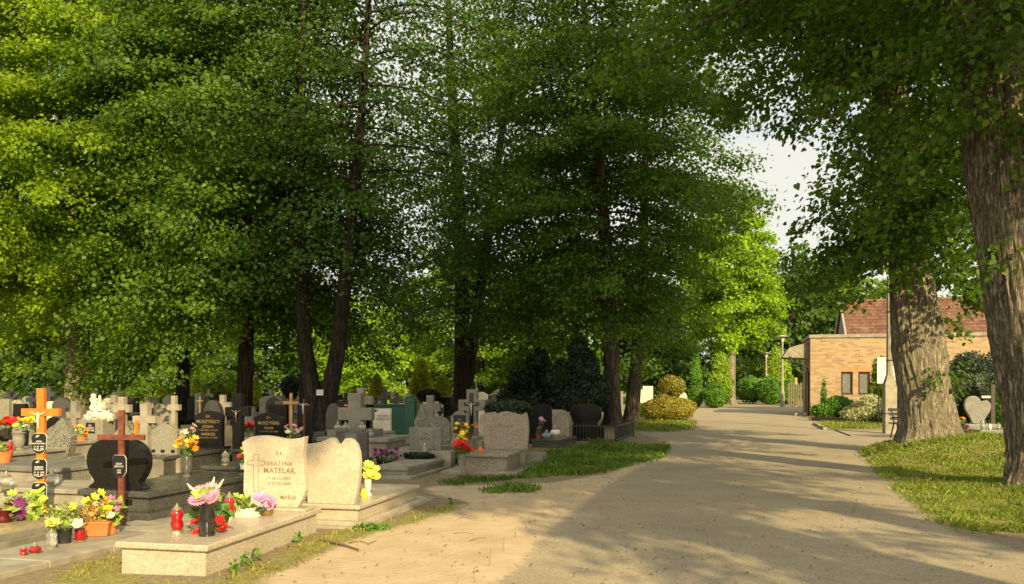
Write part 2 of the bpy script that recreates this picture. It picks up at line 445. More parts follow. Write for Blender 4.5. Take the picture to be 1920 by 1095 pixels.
ALU = plain('lamp_metal', (.45, .43, .38), .5, metal=.2, var=.1, bs=0)

# ---------------------------------------------------------------- ground
def inpoly(X, Y, poly):
    inside = np.zeros(X.shape, bool); n = len(poly)
    for i in range(n):
        x0, y0 = poly[i]; x1, y1 = poly[(i + 1) % n]
        if y0 == y1: continue
        c = ((y0 > Y) != (y1 > Y)) & (X < (x1 - x0) * (Y - y0) / (y1 - y0) + x0)
        inside ^= c
    return inside
def PP(*pts): return [G(*p) for p in pts]
ROAD = PP((1010, 1010), (1080, 955), (1130, 915), (1190, 882), (1245, 853), (1262, 834), (1235, 820), (1205, 817), (1195, 810), (1260, 811), (1300, 807), (1313, 797),
          (1300, 785), (1285, 777), (1240, 768), (1180, 764), (1180, 760), (1300, 759), (1345, 757), (1352, 748), (1368, 743), (1410, 743), (1418, 756),
          (1450, 760), (1500, 763), (1516, 773), (1526, 786), (1536, 797), (1560, 806), (1690, 808), (1800, 812), (1800, 818), (1690, 822), (1650, 838), (1612, 846), (1640, 880), (1700, 937), (1750, 977), (1800, 1003), (1950, 1040)) + [
          (5.6, 5.5), (6.0, -30), (-3.2, -30), (-1.2, 3.0), (-.35, 6.2)] + PP((965, 1070))
SAND = [(-1.0, -30), (-2.6, 4.0)] + PP((460, 1120), (490, 1088), (600, 1035), (700, 1000), (830, 962), (880, 940), (800, 925), (800, 912), (960, 908), (1060, 902), (1150, 885), (1250, 850), (1262, 835), (1230, 815), (1330, 830), (1300, 870), (1200, 930), (1100, 1095)) + [(1.0, -30)]
GR = {
 'mid': PP((1005, 858), (1060, 842), (1110, 833), (1180, 834), (1255, 840), (1243, 858), (1190, 872), (1100, 890), (1015, 895), (970, 899), (850, 910), (820, 905), (880, 899), (985, 894), (1010, 880)),
 'tuft': PP((895, 918), (950, 911), (1015, 916), (1000, 924), (920, 926)),
 'isl': PP((1192, 806), (1200, 788), (1250, 782), (1300, 790), (1306, 798), (1290, 806), (1240, 810)),
 'right': PP((1612, 846), (1640, 880), (1700, 937), (1750, 977), (1800, 999), (1880, 1000), (2100, 1005), (2500, 1010)) + [(40, 12), (60, 29), (15, 29), (13.5, 26)] + PP((1690, 824), (1650, 839)),
 'lawn': PP((1532, 797), (1540, 786), (1600, 778), (1700, 782), (1700, 803), (1600, 804), (1560, 805)),
 'bed': PP((1420, 757), (1500, 762), (1500, 750), (1420, 748)),
 'fore': PP((60, 1120), (120, 1066), (240, 1030), (246, 1088), (395, 1098), (480, 1062), (600, 1002), (680, 992), (800, 958), (875, 940), (870, 952), (760, 985), (640, 1020), (560, 1058), (480, 1090), (440, 1125)),
}
def sx(a, b, d): return list(np.arange(a, b, d))
xs = np.array(sorted(set([-400, -200, -120, -80, -55, -40] + sx(-30, -8, .6) + sx(-8, 13, .12) + sx(13, 30, .5) + [30, 40, 55, 80, 120, 200, 400])))
ys = np.array(sorted(set([-150, -60, -30, -10, -2, 2] + sx(4, 26, .12) + sx(26, 50, .35) + sx(50, 120, 2.0) + [120, 160, 250, 500, 900])))
GX, GY = np.meshgrid(xs, ys)
def blur(A, k=2):
    for _ in range(k):
        B = A.copy(); B[1:-1] = (A[:-2] + 2 * A[1:-1] + A[2:]) / 4; A = B.copy(); A[:, 1:-1] = (B[:, :-2] + 2 * B[:, 1:-1] + B[:, 2:]) / 4
    return A
road_m = inpoly(GX, GY, ROAD).astype(float)
off = blur(np.clip(1 - road_m, 0, 1), 6)
off = np.where(road_m > 0, 0, np.clip((off - .5) * 2, 0, 1))
def mound(x, y): return .5 * np.exp(-((x - 10.4) ** 2 / (2 * 1.5 ** 2) + (y - 19.0) ** 2 / (2 * 1.7 ** 2))) + .10 * np.exp(-((x - 8.3) ** 2 / 2.2 + (y - 12.8) ** 2 / 1.8))
GZ = mound(GX, GY) * off
und = np.array([noise.noise(Vector((x * .7, y * .7, 0))) for x, y in zip(GX.ravel(), GY.ravel())]).reshape(GX.shape)
near = (np.abs(GX) < 35) & (GY < 60)
GZ += .018 * und * off * near
grass_m = np.zeros(GX.shape)
for k, p in GR.items(): grass_m = np.maximum(grass_m, inpoly(GX, GY, p))
grass_m = np.maximum(grass_m, ((GY > 55) & ((GX < 12) | (GX > 40))) | (GY > 120))
sand_m = inpoly(GX, GY, SAND).astype(float)
V = np.stack([GX, GY, GZ], -1).reshape(-1, 3)
nx = len(xs); i = (np.arange(len(ys) - 1)[:, None] * nx + np.arange(nx - 1)[None]).ravel()
def attr(nt, nm):
    a = nt.nodes.new('ShaderNodeAttribute'); a.attribute_name = nm; return a.outputs['Fac']
def thresh(nt, a, n, amp=.7, lo=.35, hi=.65):
    m1 = N(nt, 'ShaderNodeMath', operation='SUBTRACT'); nt.links.new(n, m1.inputs[0]); m1.inputs[1].default_value = .5
    m2 = N(nt, 'ShaderNodeMath', operation='MULTIPLY_ADD'); nt.links.new(m1.outputs[0], m2.inputs[0]); m2.inputs[1].default_value = amp * 2; nt.links.new(a, m2.inputs[2])
    return ramp(nt, m2.outputs[0], [(lo, g3(0)), (hi, g3(1))])
def earth(nt):
    n1 = noise_tex(nt, 2.2, 8, .65); n2 = noise_tex(nt, 14, 6, .7); n3 = noise_tex(nt, 60, 4, .6)
    dirt = ramp(nt, n2, [(.3, (.15, .12, .075)), (.7, (.27, .215, .135))])
    sand = ramp(nt, n1, [(.3, (.38, .29, .18)), (.5, (.44, .34, .215)), (.7, (.49, .385, .25))])
    sand = mixc(nt, ramp(nt, n3, [(.55, g3(0)), (.72, g3(.35))]), sand, (.25, .17, .10))
    turf = ramp(nt, n2, [(.3, (.12, .14, .03)), (.5, (.20, .19, .06)), (.7, (.33, .27, .14))])
    c = mixc(nt, thresh(nt, attr(nt, 'sand'), n1, .5), dirt, sand)
    c = mixc(nt, thresh(nt, attr(nt, 'grass'), n2, .9), c, turf)
    return c, n1, n2, n3
gm, nt, out = new_mat('earth_and_turf')
p = N(nt, 'ShaderNodeBsdfPrincipled', Roughness=.95); p.inputs['Specular IOR Level'].default_value = .1
c, n1, n2, n3 = earth(nt)
nt.links.new(c, p.inputs['Base Color']); nt.links.new(bump(nt, n2, .6, .03), p.inputs['Normal']); nt.links.new(p.outputs[0], out.inputs[0])
gme = mesh_arrays('ground', V, [np.stack([i, i + 1, i + nx + 1, i + nx], -1)], gm, True)
grass_b, sand_b, road_b = blur(grass_m, 3), blur(sand_m, 4), blur(road_m, 3)
def set_attrs(me, sel=slice(None)):
    for nm, A in (('grass', grass_b), ('sand', sand_b), ('asphalt', road_b)):
        at = me.attributes.new(nm, 'FLOAT', 'POINT'); at.data.foreach_set('value', A.ravel()[sel].astype(np.float32))
set_attrs(gme)
tag(link('ground', gme), kind='structure')

# asphalt avenue: its own sheet, its worn edge fading under drifted sand
import bmesh
am, nt, out = new_mat('worn_asphalt')
p = N(nt, 'ShaderNodeBsdfPrincipled', Roughness=.9); p.inputs['Specular IOR Level'].default_value = .25
a1 = noise_tex(nt, .8, 6, .6); a2 = noise_tex(nt, 90, 3, .7); a3 = noise_tex(nt, 5, 7, .7)
c = ramp(nt, a1, [(.3, (.275, .232, .158)), (.7, (.36, .305, .208))])
c = mixc(nt, 1.0, c, ramp(nt, a2, [(.3, g3(.62)), (.7, g3(1.25))]), 'MULTIPLY')
c = mixc(nt, 1.0, c, ramp(nt, noise_tex(nt, 28, 3, .8), [(.3, g3(.78)), (.7, g3(1.15))]), 'MULTIPLY')
c = mixc(nt, ramp(nt, a3, [(.56, g3(0)), (.7, g3(.5))]), c, (.36, .29, .18))
tc = nt.nodes.new('ShaderNodeTexCoord')
nw = N(nt, 'ShaderNodeTexNoise', Scale=1.5, Detail=5); nt.links.new(tc.outputs['Object'], nw.inputs['Vector'])
wv = mixc(nt, .12, tc.outputs['Object'], nw.outputs['Color'], 'ADD')
vo = N(nt, 'ShaderNodeTexVoronoi', Scale=.45); vo.feature = 'DISTANCE_TO_EDGE'; nt.links.new(wv, vo.inputs['Vector'])
crk = ramp(nt, vo.outputs['Distance'], [(0, g3(.5)), (.006, g3(0))])
crk = mixc(nt, 1.0, crk, ramp(nt, noise_tex(nt, .5, 3), [(.52, g3(0)), (.62, g3(.8))]), 'MULTIPLY')
c = mixc(nt, crk, c, (.07, .058, .04))
ce, e1, e2, e3 = earth(nt)
mk = thresh(nt, attr(nt, 'asphalt'), e2, .55, .40, .62)
c = mixc(nt, mk, ce, c)
nt.links.new(c, p.inputs['Base Color']); nt.links.new(bump(nt, a2, .5, .006), p.inputs['Normal']); nt.links.new(p.outputs[0], out.inputs[0])
cell = (road_b[:-1, :-1] + road_b[1:, :-1] + road_b[:-1, 1:] + road_b[1:, 1:]).ravel() > .12
q = np.stack([i, i + 1, i + nx + 1, i + nx], -1)[cell]
uq, inv = np.unique(q, return_inverse=True)
RV = V[uq].copy(); RV[:, 2] += .006
rme = mesh_arrays('road', RV, [inv.reshape(-1, 4)], am, True); set_attrs(rme, uq)
tag(link('road', rme), kind='structure')

# kerbs (part of the setting) round the bed in front of the brick house and the verge by the pole
def kerb(name, pts, w, h, mat):
    P = [Vector((*q, 0)) for q in pts]; mb = MB()
    for a, b in zip(P, P[1:]):
        d = (b - a).normalized(); s = Vector((-d.y, d.x, 0)) * w / 2; L = (b - a).length; n = max(1, int(L / 1.0))
        for k in range(n):
            q0 = a + d * (L * k / n + .006); q1 = a + d * (L * (k + 1) / n - .006)
            V = [q0 - s, q1 - s, q1 + s, q0 + s]; hh = h + .01 * math.sin(k * 2.3)
            mb.add([(v.x, v.y, -.05) for v in V] + [(v.x, v.y, hh) for v in V], [(0, 3, 2, 1), (4, 5, 6, 7), (0, 1, 5, 4), (1, 2, 6, 5), (2, 3, 7, 6), (3, 0, 4, 7)])
    return tag(mb.build(name, mat, None, .012), kind='structure')
kerb('kerb_edging', PP((1517, 789), (1600, 789.5), (1655, 788)), .16, .16, plain('brick_edge', (.11, .06, .04), .85, var=.4))
kerb('kerb_stones', PP((1527, 796), (1547, 806)), .13, .09, CONC)

# grass blades
def blades(name, polys, dens, h, mat, label, seed, lim=(4, 26), w=.007, th=-.42):
    rng = np.random.default_rng(seed); Ps = []
    for poly in polys:
        A = np.array(poly); lo = A.min(0); hi = A.max(0)
        lo = np.maximum(lo, [-9, lim[0]]); hi = np.minimum(hi, [18, lim[1]])
        if (hi <= lo).any(): continue
        n = int(min((hi - lo).prod() * dens, 400000)); P = rng.uniform(lo, hi, (n, 2))
        f = np.array([noise.noise(Vector((x * 1.7, y * 1.7, seed))) + .6 * noise.noise(Vector((x * 6, y * 6, seed))) for x, y in P[:, :2]])
        jit = rng.normal(0, .07, P.shape)
        keep = inpoly(P[:, 0] + jit[:, 0], P[:, 1] + jit[:, 1], poly) & (f > th) & (rng.uniform(0, 1, n) < np.clip(9.0 / P[:, 1], .25, 1))
        Ps.append(P[keep])
    P = np.concatenate(Ps); n = len(P)
    ri = [np.clip(np.searchsorted(ys, P[:, 1]), 1, len(ys) - 1), np.clip(np.searchsorted(xs, P[:, 0]), 1, len(xs) - 1)]
    z = GZ[ri[0], ri[1]]
    hv = np.array([noise.noise(Vector((x * 1.1, y * 1.1, 8))) for x, y in P]); hh = h * rng.uniform(.4, 1.3, n) * np.clip(1 + 1.3 * hv, .35, 2); a = rng.uniform(0, 2 * math.pi, n)
    ww = w * rng.uniform(.7, 1.5, n) * np.clip(P[:, 1] / 9, 1, 2.2)
    dx, dy = np.cos(a) * ww, np.sin(a) * ww
    lx, ly = rng.normal(0, .45, n) * hh, rng.normal(0, .45, n) * hh
    b0 = np.stack([P[:, 0] - dx, P[:, 1] - dy, z - .01], 1); b1 = np.stack([P[:, 0] + dx, P[:, 1] + dy, z - .01], 1)
    t0 = np.stack([P[:, 0] + lx * .4 + dx * .7, P[:, 1] + ly * .4 + dy * .7, z + hh * .6], 1); t1 = np.stack([P[:, 0] + lx, P[:, 1] + ly, z + hh], 1)
    V = np.stack([b0, b1, t0, t1], 1).reshape(-1, 3); F = (np.arange(n) * 4)[:, None] + np.array([[0, 1, 2, 3]])
    print(name, n)
    return tag(link(name, mesh_arrays(name, V, [F], mat)), label, 'grass', kind='stuff')
blades('verge_grass', [GR['right']], 1700, .042, GRASSM, 'sunlit short grass on the verge around the two big trunks', 3, th=-.22)
blades('verge_tufts', [GR['right']], 300, .08, GRASSM, 'taller grass stalks scattered over the verge', 13, th=.05, w=.0035)
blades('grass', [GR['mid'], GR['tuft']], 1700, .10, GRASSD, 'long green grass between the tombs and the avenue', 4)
blades('dry_grass', [GR['fore']], 800, .036, GRASSY, 'thin yellow grass at the foot of the front tomb', 5, w=.006, th=-.15)
blades('lawn_grass', [GR['lawn'], GR['isl']], 700, .07, GRASSM, 'mown grass strips beside the kerb and under the golden bush', 6, lim=(26, 55), w=.01)

# ---------------------------------------------------------------- trees
def ell_asym(dirx, gain):
    return lambda z, az: 1 + gain * math.cos(az - dirx)
TR = {}
def straight(r0, h, lean=(0, 0), r1=.1, wob=.15, seed=0):
    o = []
    for k in range(9):
        u = k / 8; o.append((lean[0] * u + wob * math.sin(u * 5 + seed), lean[1] * u + wob * math.cos(u * 4 + seed) - wob, h * u - .1, r0 + (r1 - r0) * u ** .9))
    o[0] = (0, 0, -.15, r0); return o

# T10 near right: heavy leaning trunk
Y10 = 12.9
p10 = [((px - CXP) / FPX * Y10, 0, ZY(py, Y10), r) for px, py, r in ((1966, 925, .50), (1964, 860, .47), (1956, 800, .46), (1942, 700, .48), (1928, 600, .49), (1908, 480, .48), (1888, 350, .47), (1866, 200, .46), (1845, 60, .44), (1825, -150, .40), (1800, -500, .30), (1780, -900, .15))]
x10 = p10[0][0]; p10 = [(x - x10, y, z, r) for x, y, z, r in p10]; p10[0] = (p10[0][0], 0, -.2, .52)
def r10(z, az):
    left = math.cos(az - math.pi)           # +1 towards the avenue
    if z < 7: return 3.0 - 1.5 * max(0, left)
    if z < 8: return 3.0
    return 4.8 + .7 * left
tree('old linden with deeply furrowed trunk leaning in at the right edge', (x10, Y10, 0), [p10], 5.2, 17, 70, r10, LEAF_G, BARK_N, leaf=.085, lpm=34, seed=11, detail=True, kind='heart', gap=.26, twig=.3, rise=(.1, .6), droop=.55, flare=.35,
     extra=[(3.7, 3.5, .85, .1), (3.55, 3.8, .8, .2), (5.6, 3.6, 1.9, .1), (5.4, 4.4, 1.6, .0), (5.6, 5.0, 1.5, -.05), (6.0, 2.9, 2.4, .1), (6.2, 4.0, 2.0, .0), (7.0, 4.6, 1.8, 0), (7.2, 5.2, 2.0, .1), (6.6, 3.3, 2.4, .1), (7.8, 4.0, 2.2, .1)])
# T9: big pale trunk on the mound
Y9 = 19.6
p9 = [((px - CXP) / FPX * Y9, 0, ZY(py, Y9), r) for px, py, r in ((1746, 852, .66), (1743, 800, .58), (1735, 740, .55), (1722, 660, .56), (1712, 580, .50), (1705, 500, .42), (1692, 400, .36), (1680, 280, .35), (1665, 130, .33), (1650, -50, .3), (1640, -300, .22), (1640, -620, .1))]
x9 = p9[0][0]; p9 = [(x - x9, y, z, r) for x, y, z, r in p9]; p9[0] = (p9[0][0], 0, -.1, .7)
def r9(z, az):
    left = math.cos(az - math.pi)
    if z < 6.3: return 2.5 - .3 * left
    if z < 8.0: return 1.3 if left > 0 else 3.0
    if z < 9.2: return 2.4
    if z < 10.5: return 3.3
    return 4.4 + .8 * left
tree('stout linden with a pale swollen trunk on the grass mound', (x9, Y9, 0), [p9], 5.0, 18, 100, r9, LEAF_G, BARK_L, leaf=.11, lpm=30, seed=21, detail=True, kind='heart', gap=.25, twig=.34, rise=(.0, .6), droop=.5, flare=.6,
     extra=[(5.2, 3.3, 2.5, -.05), (5.0, 3.7, 2.4, -.1), (4.8, 2.8, 2.3, -.1), (5.6, 3.5, 2.2, .0), (5.0, 4.3, 2.3, -.05), (5.4, 5.2, 2.4, .0), (4.9, 3.9, 2.4, -.15), (5.9, 4.5, 2.6, 0), (6.6, 4.8, 2.7, .1), (2.0, 5.7, .95, .1), (3.1, 5.9, .9, .1), (1.9, 4.5, .8, .1), (5.2, 4.9, 2.7, -.1), (6.8, 5.0, 2.8, .1), (7.4, 4.3, 2.6, .1)])
# centre trees
Y6 = 33.0
tree('tall dark linden whose bare trunk stands behind the iron grave fence', (XY(1150, Y6), Y6, 0), [straight(.34, 19, (-1.2, 0), .08)], 4.1, 18.5, 120, prof(5.5, 3, 18.5, .66, .55, lambda z, az: 1 + math.cos(az) * (-.2 if z < 8 else .22) if math.cos(az) > 0 else 1), LEAF_G, BARK_M, leaf=.13, lpm=24, seed=31, rise=(-.05, .5), droop=.42, dens=2.5)
tree('slimmer linden trunk just right of the dark linden by the iron fence', (XY(1182, 36), 36, 0), [straight(.3, 16, (.9, 0), .08)], 4.2, 16, 40, prof(2.9, 4, 16, .6, .4), LEAF_G, BARK_M, leaf=.14, lpm=20, seed=32, rise=(0, .5))
Y5 = 40.0
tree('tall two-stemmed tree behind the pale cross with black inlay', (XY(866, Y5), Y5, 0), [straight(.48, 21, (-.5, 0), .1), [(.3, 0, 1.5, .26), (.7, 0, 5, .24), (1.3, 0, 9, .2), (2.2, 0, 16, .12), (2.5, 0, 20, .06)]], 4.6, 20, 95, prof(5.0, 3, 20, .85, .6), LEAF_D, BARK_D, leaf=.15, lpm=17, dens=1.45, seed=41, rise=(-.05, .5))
Y4 = 27.0
tree('old tree forked low into a wide V, white note pinned on it', (XY(598, Y4), Y4, 0),
     [[(.1, 0, -.1, .36), (-.15, 0, 1.2, .30), (-.45, .1, 2.5, .24), (-.62, .1, 5, .18), (-.6, .1, 9, .13), (-.5, 0, 13, .09), (-.4, 0, 17, .06)],
      [(.05, 0, -.1, .34), (.3, -.1, 1.2, .28), (.62, -.1, 2.6, .22), (.9, -.1, 5.5, .2), (1.25, 0, 9, .14), (1.55, 0, 13, .10), (1.6, 0, 18, .05)]],
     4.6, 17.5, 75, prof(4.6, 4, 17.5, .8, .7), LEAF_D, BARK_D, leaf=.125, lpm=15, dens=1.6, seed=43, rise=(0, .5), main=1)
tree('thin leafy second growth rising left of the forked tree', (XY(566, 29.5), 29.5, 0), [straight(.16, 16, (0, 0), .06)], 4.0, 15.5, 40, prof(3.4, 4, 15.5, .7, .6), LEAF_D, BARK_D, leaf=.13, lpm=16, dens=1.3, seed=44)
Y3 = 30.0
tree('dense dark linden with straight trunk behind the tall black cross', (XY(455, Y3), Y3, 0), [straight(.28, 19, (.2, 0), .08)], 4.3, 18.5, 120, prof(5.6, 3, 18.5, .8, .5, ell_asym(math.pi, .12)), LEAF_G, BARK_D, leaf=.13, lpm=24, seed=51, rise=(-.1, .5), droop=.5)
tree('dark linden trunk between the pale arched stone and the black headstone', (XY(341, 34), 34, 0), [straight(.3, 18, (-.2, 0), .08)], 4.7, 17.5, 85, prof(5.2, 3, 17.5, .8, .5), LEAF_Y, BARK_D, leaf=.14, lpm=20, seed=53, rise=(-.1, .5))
tree('sunlit linden with pale trunk behind the orange wooden cross', (XY(140, 32), 32, 0), [straight(.46, 19, (.3, 0), .08)], 4.7, 18.5, 115, prof(5.4, 4.5, 18.5, .6, .6), LEAF_Y, BARK_L, leaf=.135, lpm=22, seed=55, rise=(.05, .55), droop=.38)
tree('yellow-green linden filling the left edge of the picture', (XY(-170, 28), 28, 0), [straight(.35, 18, (.2, 0), .08)], 3.8, 17.5, 105, prof(4.3, 3.6, 17.5, .7, .7), LEAF_Y, BARK_M, leaf=.13, lpm=21, seed=57, rise=(0, .55))
# bright tree down the avenue
t7 = tree('bright yellow-green chestnut standing sunlit at the far bend of the avenue', (XY(1368, 68), 68, 0), [straight(.45, 14.6, (0, 0), .1)], 5.2, 15.8, 90, prof(3.9, 5.2, 15.8, .6, .5), LEAF_B, BARK_L, leaf=.24, lpm=18, seed=61, name='chestnut_tree', vs=.16, rise=(0, .45))
# far woods: three kinds, copied
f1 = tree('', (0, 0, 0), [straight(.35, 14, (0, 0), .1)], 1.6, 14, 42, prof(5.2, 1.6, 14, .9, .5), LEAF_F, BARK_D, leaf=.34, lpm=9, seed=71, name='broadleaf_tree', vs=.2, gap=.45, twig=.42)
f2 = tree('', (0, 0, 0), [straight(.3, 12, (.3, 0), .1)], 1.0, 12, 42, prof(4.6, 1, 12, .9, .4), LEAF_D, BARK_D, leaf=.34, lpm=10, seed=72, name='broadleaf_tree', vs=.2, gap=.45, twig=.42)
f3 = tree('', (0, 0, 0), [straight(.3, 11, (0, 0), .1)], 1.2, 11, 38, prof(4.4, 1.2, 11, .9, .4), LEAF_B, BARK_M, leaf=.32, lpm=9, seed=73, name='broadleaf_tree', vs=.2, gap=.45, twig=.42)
far = [(-120, 72, 0), (20, 82, 2), (95, 62, 1), (170, 85, 0), (235, 76, 1), (300, 95, 2), (370, 84, 0), (430, 100, 2), (500, 78, 1), (560, 96, 0), (610, 84, 2), (660, 104, 2), (700, 80, 2), (750, 96, 0), (800, 108, 1), (840, 88, 0), (900, 78, 0), (960, 100, 1), (1010, 84, 0), (1075, 66, 1), (1120, 92, 0), (1180, 76, 1), (1245, 84, 1),
       (1300, 100, 1), (1462, 112, 0), (1505, 104, 1), (1545, 118, 0), (1590, 104, 0), (1640, 112, 1), (1700, 100, 0), (1770, 92, 1), (1850, 84, 0), (1960, 80, 1), (1395, 128, 1), (1430, 140, 1), (1350, 125, 1), (1480, 92, 1)]
kinds = ['mid-green tree in the woods behind the graves', 'dark green tree in the woods behind the graves', 'sunny yellow-green tree in the woods behind the graves']
used = set()
for k, (px, Y, t) in enumerate(far):
    src = (f1, f2, f3)[t]; s = rnd.uniform(.85, 1.1)
    if 1440 < px < 1700: s *= 1.22
    if px in (1395, 1430, 1350): s *= .75
    lab = kinds[t] + (', right of the avenue' if px > 1420 else '')
    if t not in used:
        used.add(t); src.location = (XY(px, Y), Y, 0); src.scale = (s, s, s); src['label'] = lab; src['group'] = 'trees of the far woods'
    else: dup(src, (XY(px, Y), Y, 0), rnd.uniform(0, 6.28), lab, s, 'trees of the far woods')
# avenue trees beside and behind the viewer (they throw the shade on the road)
tree('avenue linden with a narrow crown beside the viewer', (7.3, -3.0, 0), [straight(.4, 21, (0, 0), .1)], 6.6, 20, 70, prof(2.9, 6.3, 20, .9, .6), LEAF_G, BARK_M, leaf=.15, lpm=24, seed=81)
av = tree('tall avenue linden with high crown standing behind the viewer', (7.8, -6.2, 0), [straight(.42, 27, (0, 0), .1)], 11.0, 26.5, 95, prof(4.7, 11, 26.5, .85, .7), LEAF_G, BARK_M, leaf=.17, lpm=20, seed=82, group='avenue lindens behind the viewer')
for x, y, s_, rz in ((9.3, -2.0, (.9, .9, .98), 4),): dup(av, (x, y, 0), rz, 'tall avenue linden with high crown standing behind the viewer', s_, 'avenue lindens behind the viewer')

# ---------------------------------------------------------------- shrubs
def shrub_px(name, label, px, Y, w, top, bot, mat, seed, kind='ball', n=3500, leaf=.09, group=None, cat='shrub'):
    x = XY(px, Y); zt = ZY(top, Y); zb = max(0, ZY(bot, Y)); W = w / 2 / FPX * Y
    if kind == 'cone':
        parts = []; m = 6
        for k in range(m):
            u = k / (m - 1); parts.append((0, 0, zb + (zt - zb) * (.2 + .66 * u), W * (1 - .62 * u), W * (1 - .62 * u), (zt - zb) * .2))
    elif kind == 'col':
        parts = [(0, 0, zb + (zt - zb) * q, W * s, W * s, (zt - zb) * .28) for q, s in ((.28, 1), (.5, .98), (.72, .8))]
    else: parts = [(0, 0, (zt + zb) / 2, W, W, (zt - zb) / 2)]
    return bush(name, label, (x, Y), parts, n, leaf, mat, seed, cat, group)
shrub_px('thuja', 'golden pear-shaped clipped thuja between the two left trunks', 258, 46, 26, 714, 760, THUJA_G, 1, 'col')
shrub_px('thuja', 'golden clipped thuja just left of the dark trunk by the pale cross', 303, 44, 22, 726, 760, THUJA_G, 2, 'col')
shrub_px('thuja', 'round golden thuja behind the concrete crosses on the left', 240, 47, 24, 731, 762, THUJA_G, 17, 'ball')
shrub_px('thuja', 'tall golden clipped thuja left of the black cross', 369, 45, 28, 708, 765, THUJA_G, 3, 'cone')
shrub_px('thuja', 'golden rounded cone of thuja right of the black cross trunk', 479, 45, 27, 708, 765, THUJA_G, 4, 'cone')
bush('shrub', 'loose yellow-green shrub between the two black headstones', (XY(415, 47), 47), [(-1, 0, 1.3, .8, .7, .8), (.3, 0, 1.5, .8, .7, .9), (1.1, 0, 1.2, .6, .6, .7)], 4000, .16, THUJA_L, 5)
shrub_px('yew', 'round dark green yew ball near the forked tree', 545, 44, 34, 704, 748, YEW, 6, 'ball')
shrub_px('thuja', 'big golden thuja behind the grey stone cross with Christ', 706, 42, 32, 704, 750, THUJA_G, 7, 'cone')
shrub_px('thuja', 'feathery golden conifer beyond the green container', 790, 44, 46, 678, 745, THUJA_G, 8, 'cone', 5000, .13)
shrub_px('thuja', 'golden egg-shaped thuja left of the middle tree', 830, 43, 26, 704, 748, THUJA_G, 9, 'col')
shrub_px('yew', 'clipped dark yew mushroom behind the pale concrete cross', 804, 36, 40, 732, 752, YEW, 10, 'ball')
shrub_px('thuja', 'yellow conifer left of the dark evergreens', 966, 40, 26, 700, 756, THUJA_G, 11, 'cone')
bush('yew', 'broad dark evergreen thicket behind the black headstones', (XY(1005, 33), 33), [(0, 0, .9, 1.0, .8, .9), (-.5, 0, 1.9, .6, .6, .7), (.5, .2, 1.6, .8, .6, .8), (.1, 0, 2.5, .4, .4, .5), (-1.0, .3, .9, .5, .5, .7)], 9000, .11, YEW, 12)
bush('yew', 'ragged tall dark evergreen left of the dark linden trunk', (XY(1078, 31), 31), [(0, 0, 1.0, .9, .8, 1.0), (.3, 0, 2.1, .6, .5, .8), (-.5, 0, 1.8, .55, .5, .7), (.1, 0, 2.8, .35, .3, .5), (.8, .2, 1.3, .5, .5, .7)], 9000, .11, YEW, 13)
shrub_px('yew', 'spreading low juniper above the beige granite headstone', 955, 21, 86, 752, 785, YEW, 14, 'ball', 5000, .06, cat='shrub')
shrub_px('shrub', 'yellow leafed shrub behind the black round headstone', 1095, 40, 50, 715, 765, THUJA_L, 15, 'ball')
gbush = bush('golden_bush', 'double-tiered golden bush with a round top ball beside the avenue', G(1252, 788), [(0, 0, .62, 1.15, 1.0, .62), (.55, -.1, .6, .95, .9, .55), (-.6, 0, .55, .8, .8, .52), (.1, 0, 1.75, .62, .6, .52), (.5, 0, 1.7, .45, .45, .46), (-.2, 0, 1.15, .3, .3, .3)], 16000, .07, GOLD_B, 21); gbush.scale = (.86, .86, .9)
bush('hedge_plant', 'small green bush left of the golden bush', G(1208, 782), [(0, 0, .35, .5, .5, .36), (-.5, .2, .3, .4, .4, .3)], 3500, .07, HEDGE, 22)
bush('thuja', 'slim bright green thuja column left of the clipped double shrub', G(1305, 764), [(0, 0, .9, .5, .5, .9), (0, 0, 2.1, .42, .4, 1.0), (0, 0, 3.0, .26, .26, .85)], 7000, .11, HEDGE, 23)
bush('thuja', 'golden thuja column with a clipped green ball at its foot', G(1350, 763), [(0, 0, 1.5, .9, .9, 1.4), (0, 0, 3.0, .62, .6, 1.0)], 5500, .13, THUJA_L, 24)
bush('boxwood', 'clipped green ball in front of the golden thuja column', G(1341, 765), [(0, 0, .85, .78, .78, .85)], 3500, .11, HEDGE, 25)
bush('hedge', 'bright green hedge at the far right side of the avenue', (XY(1448, 70), 70), [(-1.0, 3, 1.2, 1.0, 2.5, 1.15), (0, 0, 1.15, 1.3, 1.2, 1.15), (1.3, 0, 1.0, .9, 1.0, 1.0)], 8000, .15, HEDGE, 26, 'hedge')
bush('thuja', 'broad yellow-green cone of thuja behind the two lamp posts', (XY(1457, 78), 78), [(0, 0, 1.5, 1.7, 1.5, 1.5), (0, 0, 2.9, 1.2, 1.1, 1.4), (0, 0, 4.0, .7, .7, 1.1)], 6000, .18, THUJA_L, 27)
bush('variegated_shrub', 'spreading cream variegated shrub at the foot of the notice board', G(1628, 792), [(-.1, 0, .5, .8, .6, .42), (.55, .1, .42, .6, .5, .38), (-.7, 0, .35, .5, .4, .3), (.1, 0, .85, .45, .4, .32)], 6500, .09, VARIEG, 28)
bush('shrub', 'dark green shrub under the left window of the brick house', (XY(1572, 41.5), 41.5), [(0, 0, .55, .75, .6, .5), (-.7, 0, .35, .6, .5, .35)], 4000, .1, HEDGE, 29)
bush('shrub', 'rounded green bush growing behind the notice board', (XY(1665, 39), 39), [(0, 0, 1.4, .8, .8, 1.3), (.6, 0, 1.2, .8, .7, 1.2), (-.2, 0, 2.2, .5, .5, .7)], 7000, .11, LEAF_F, 30)
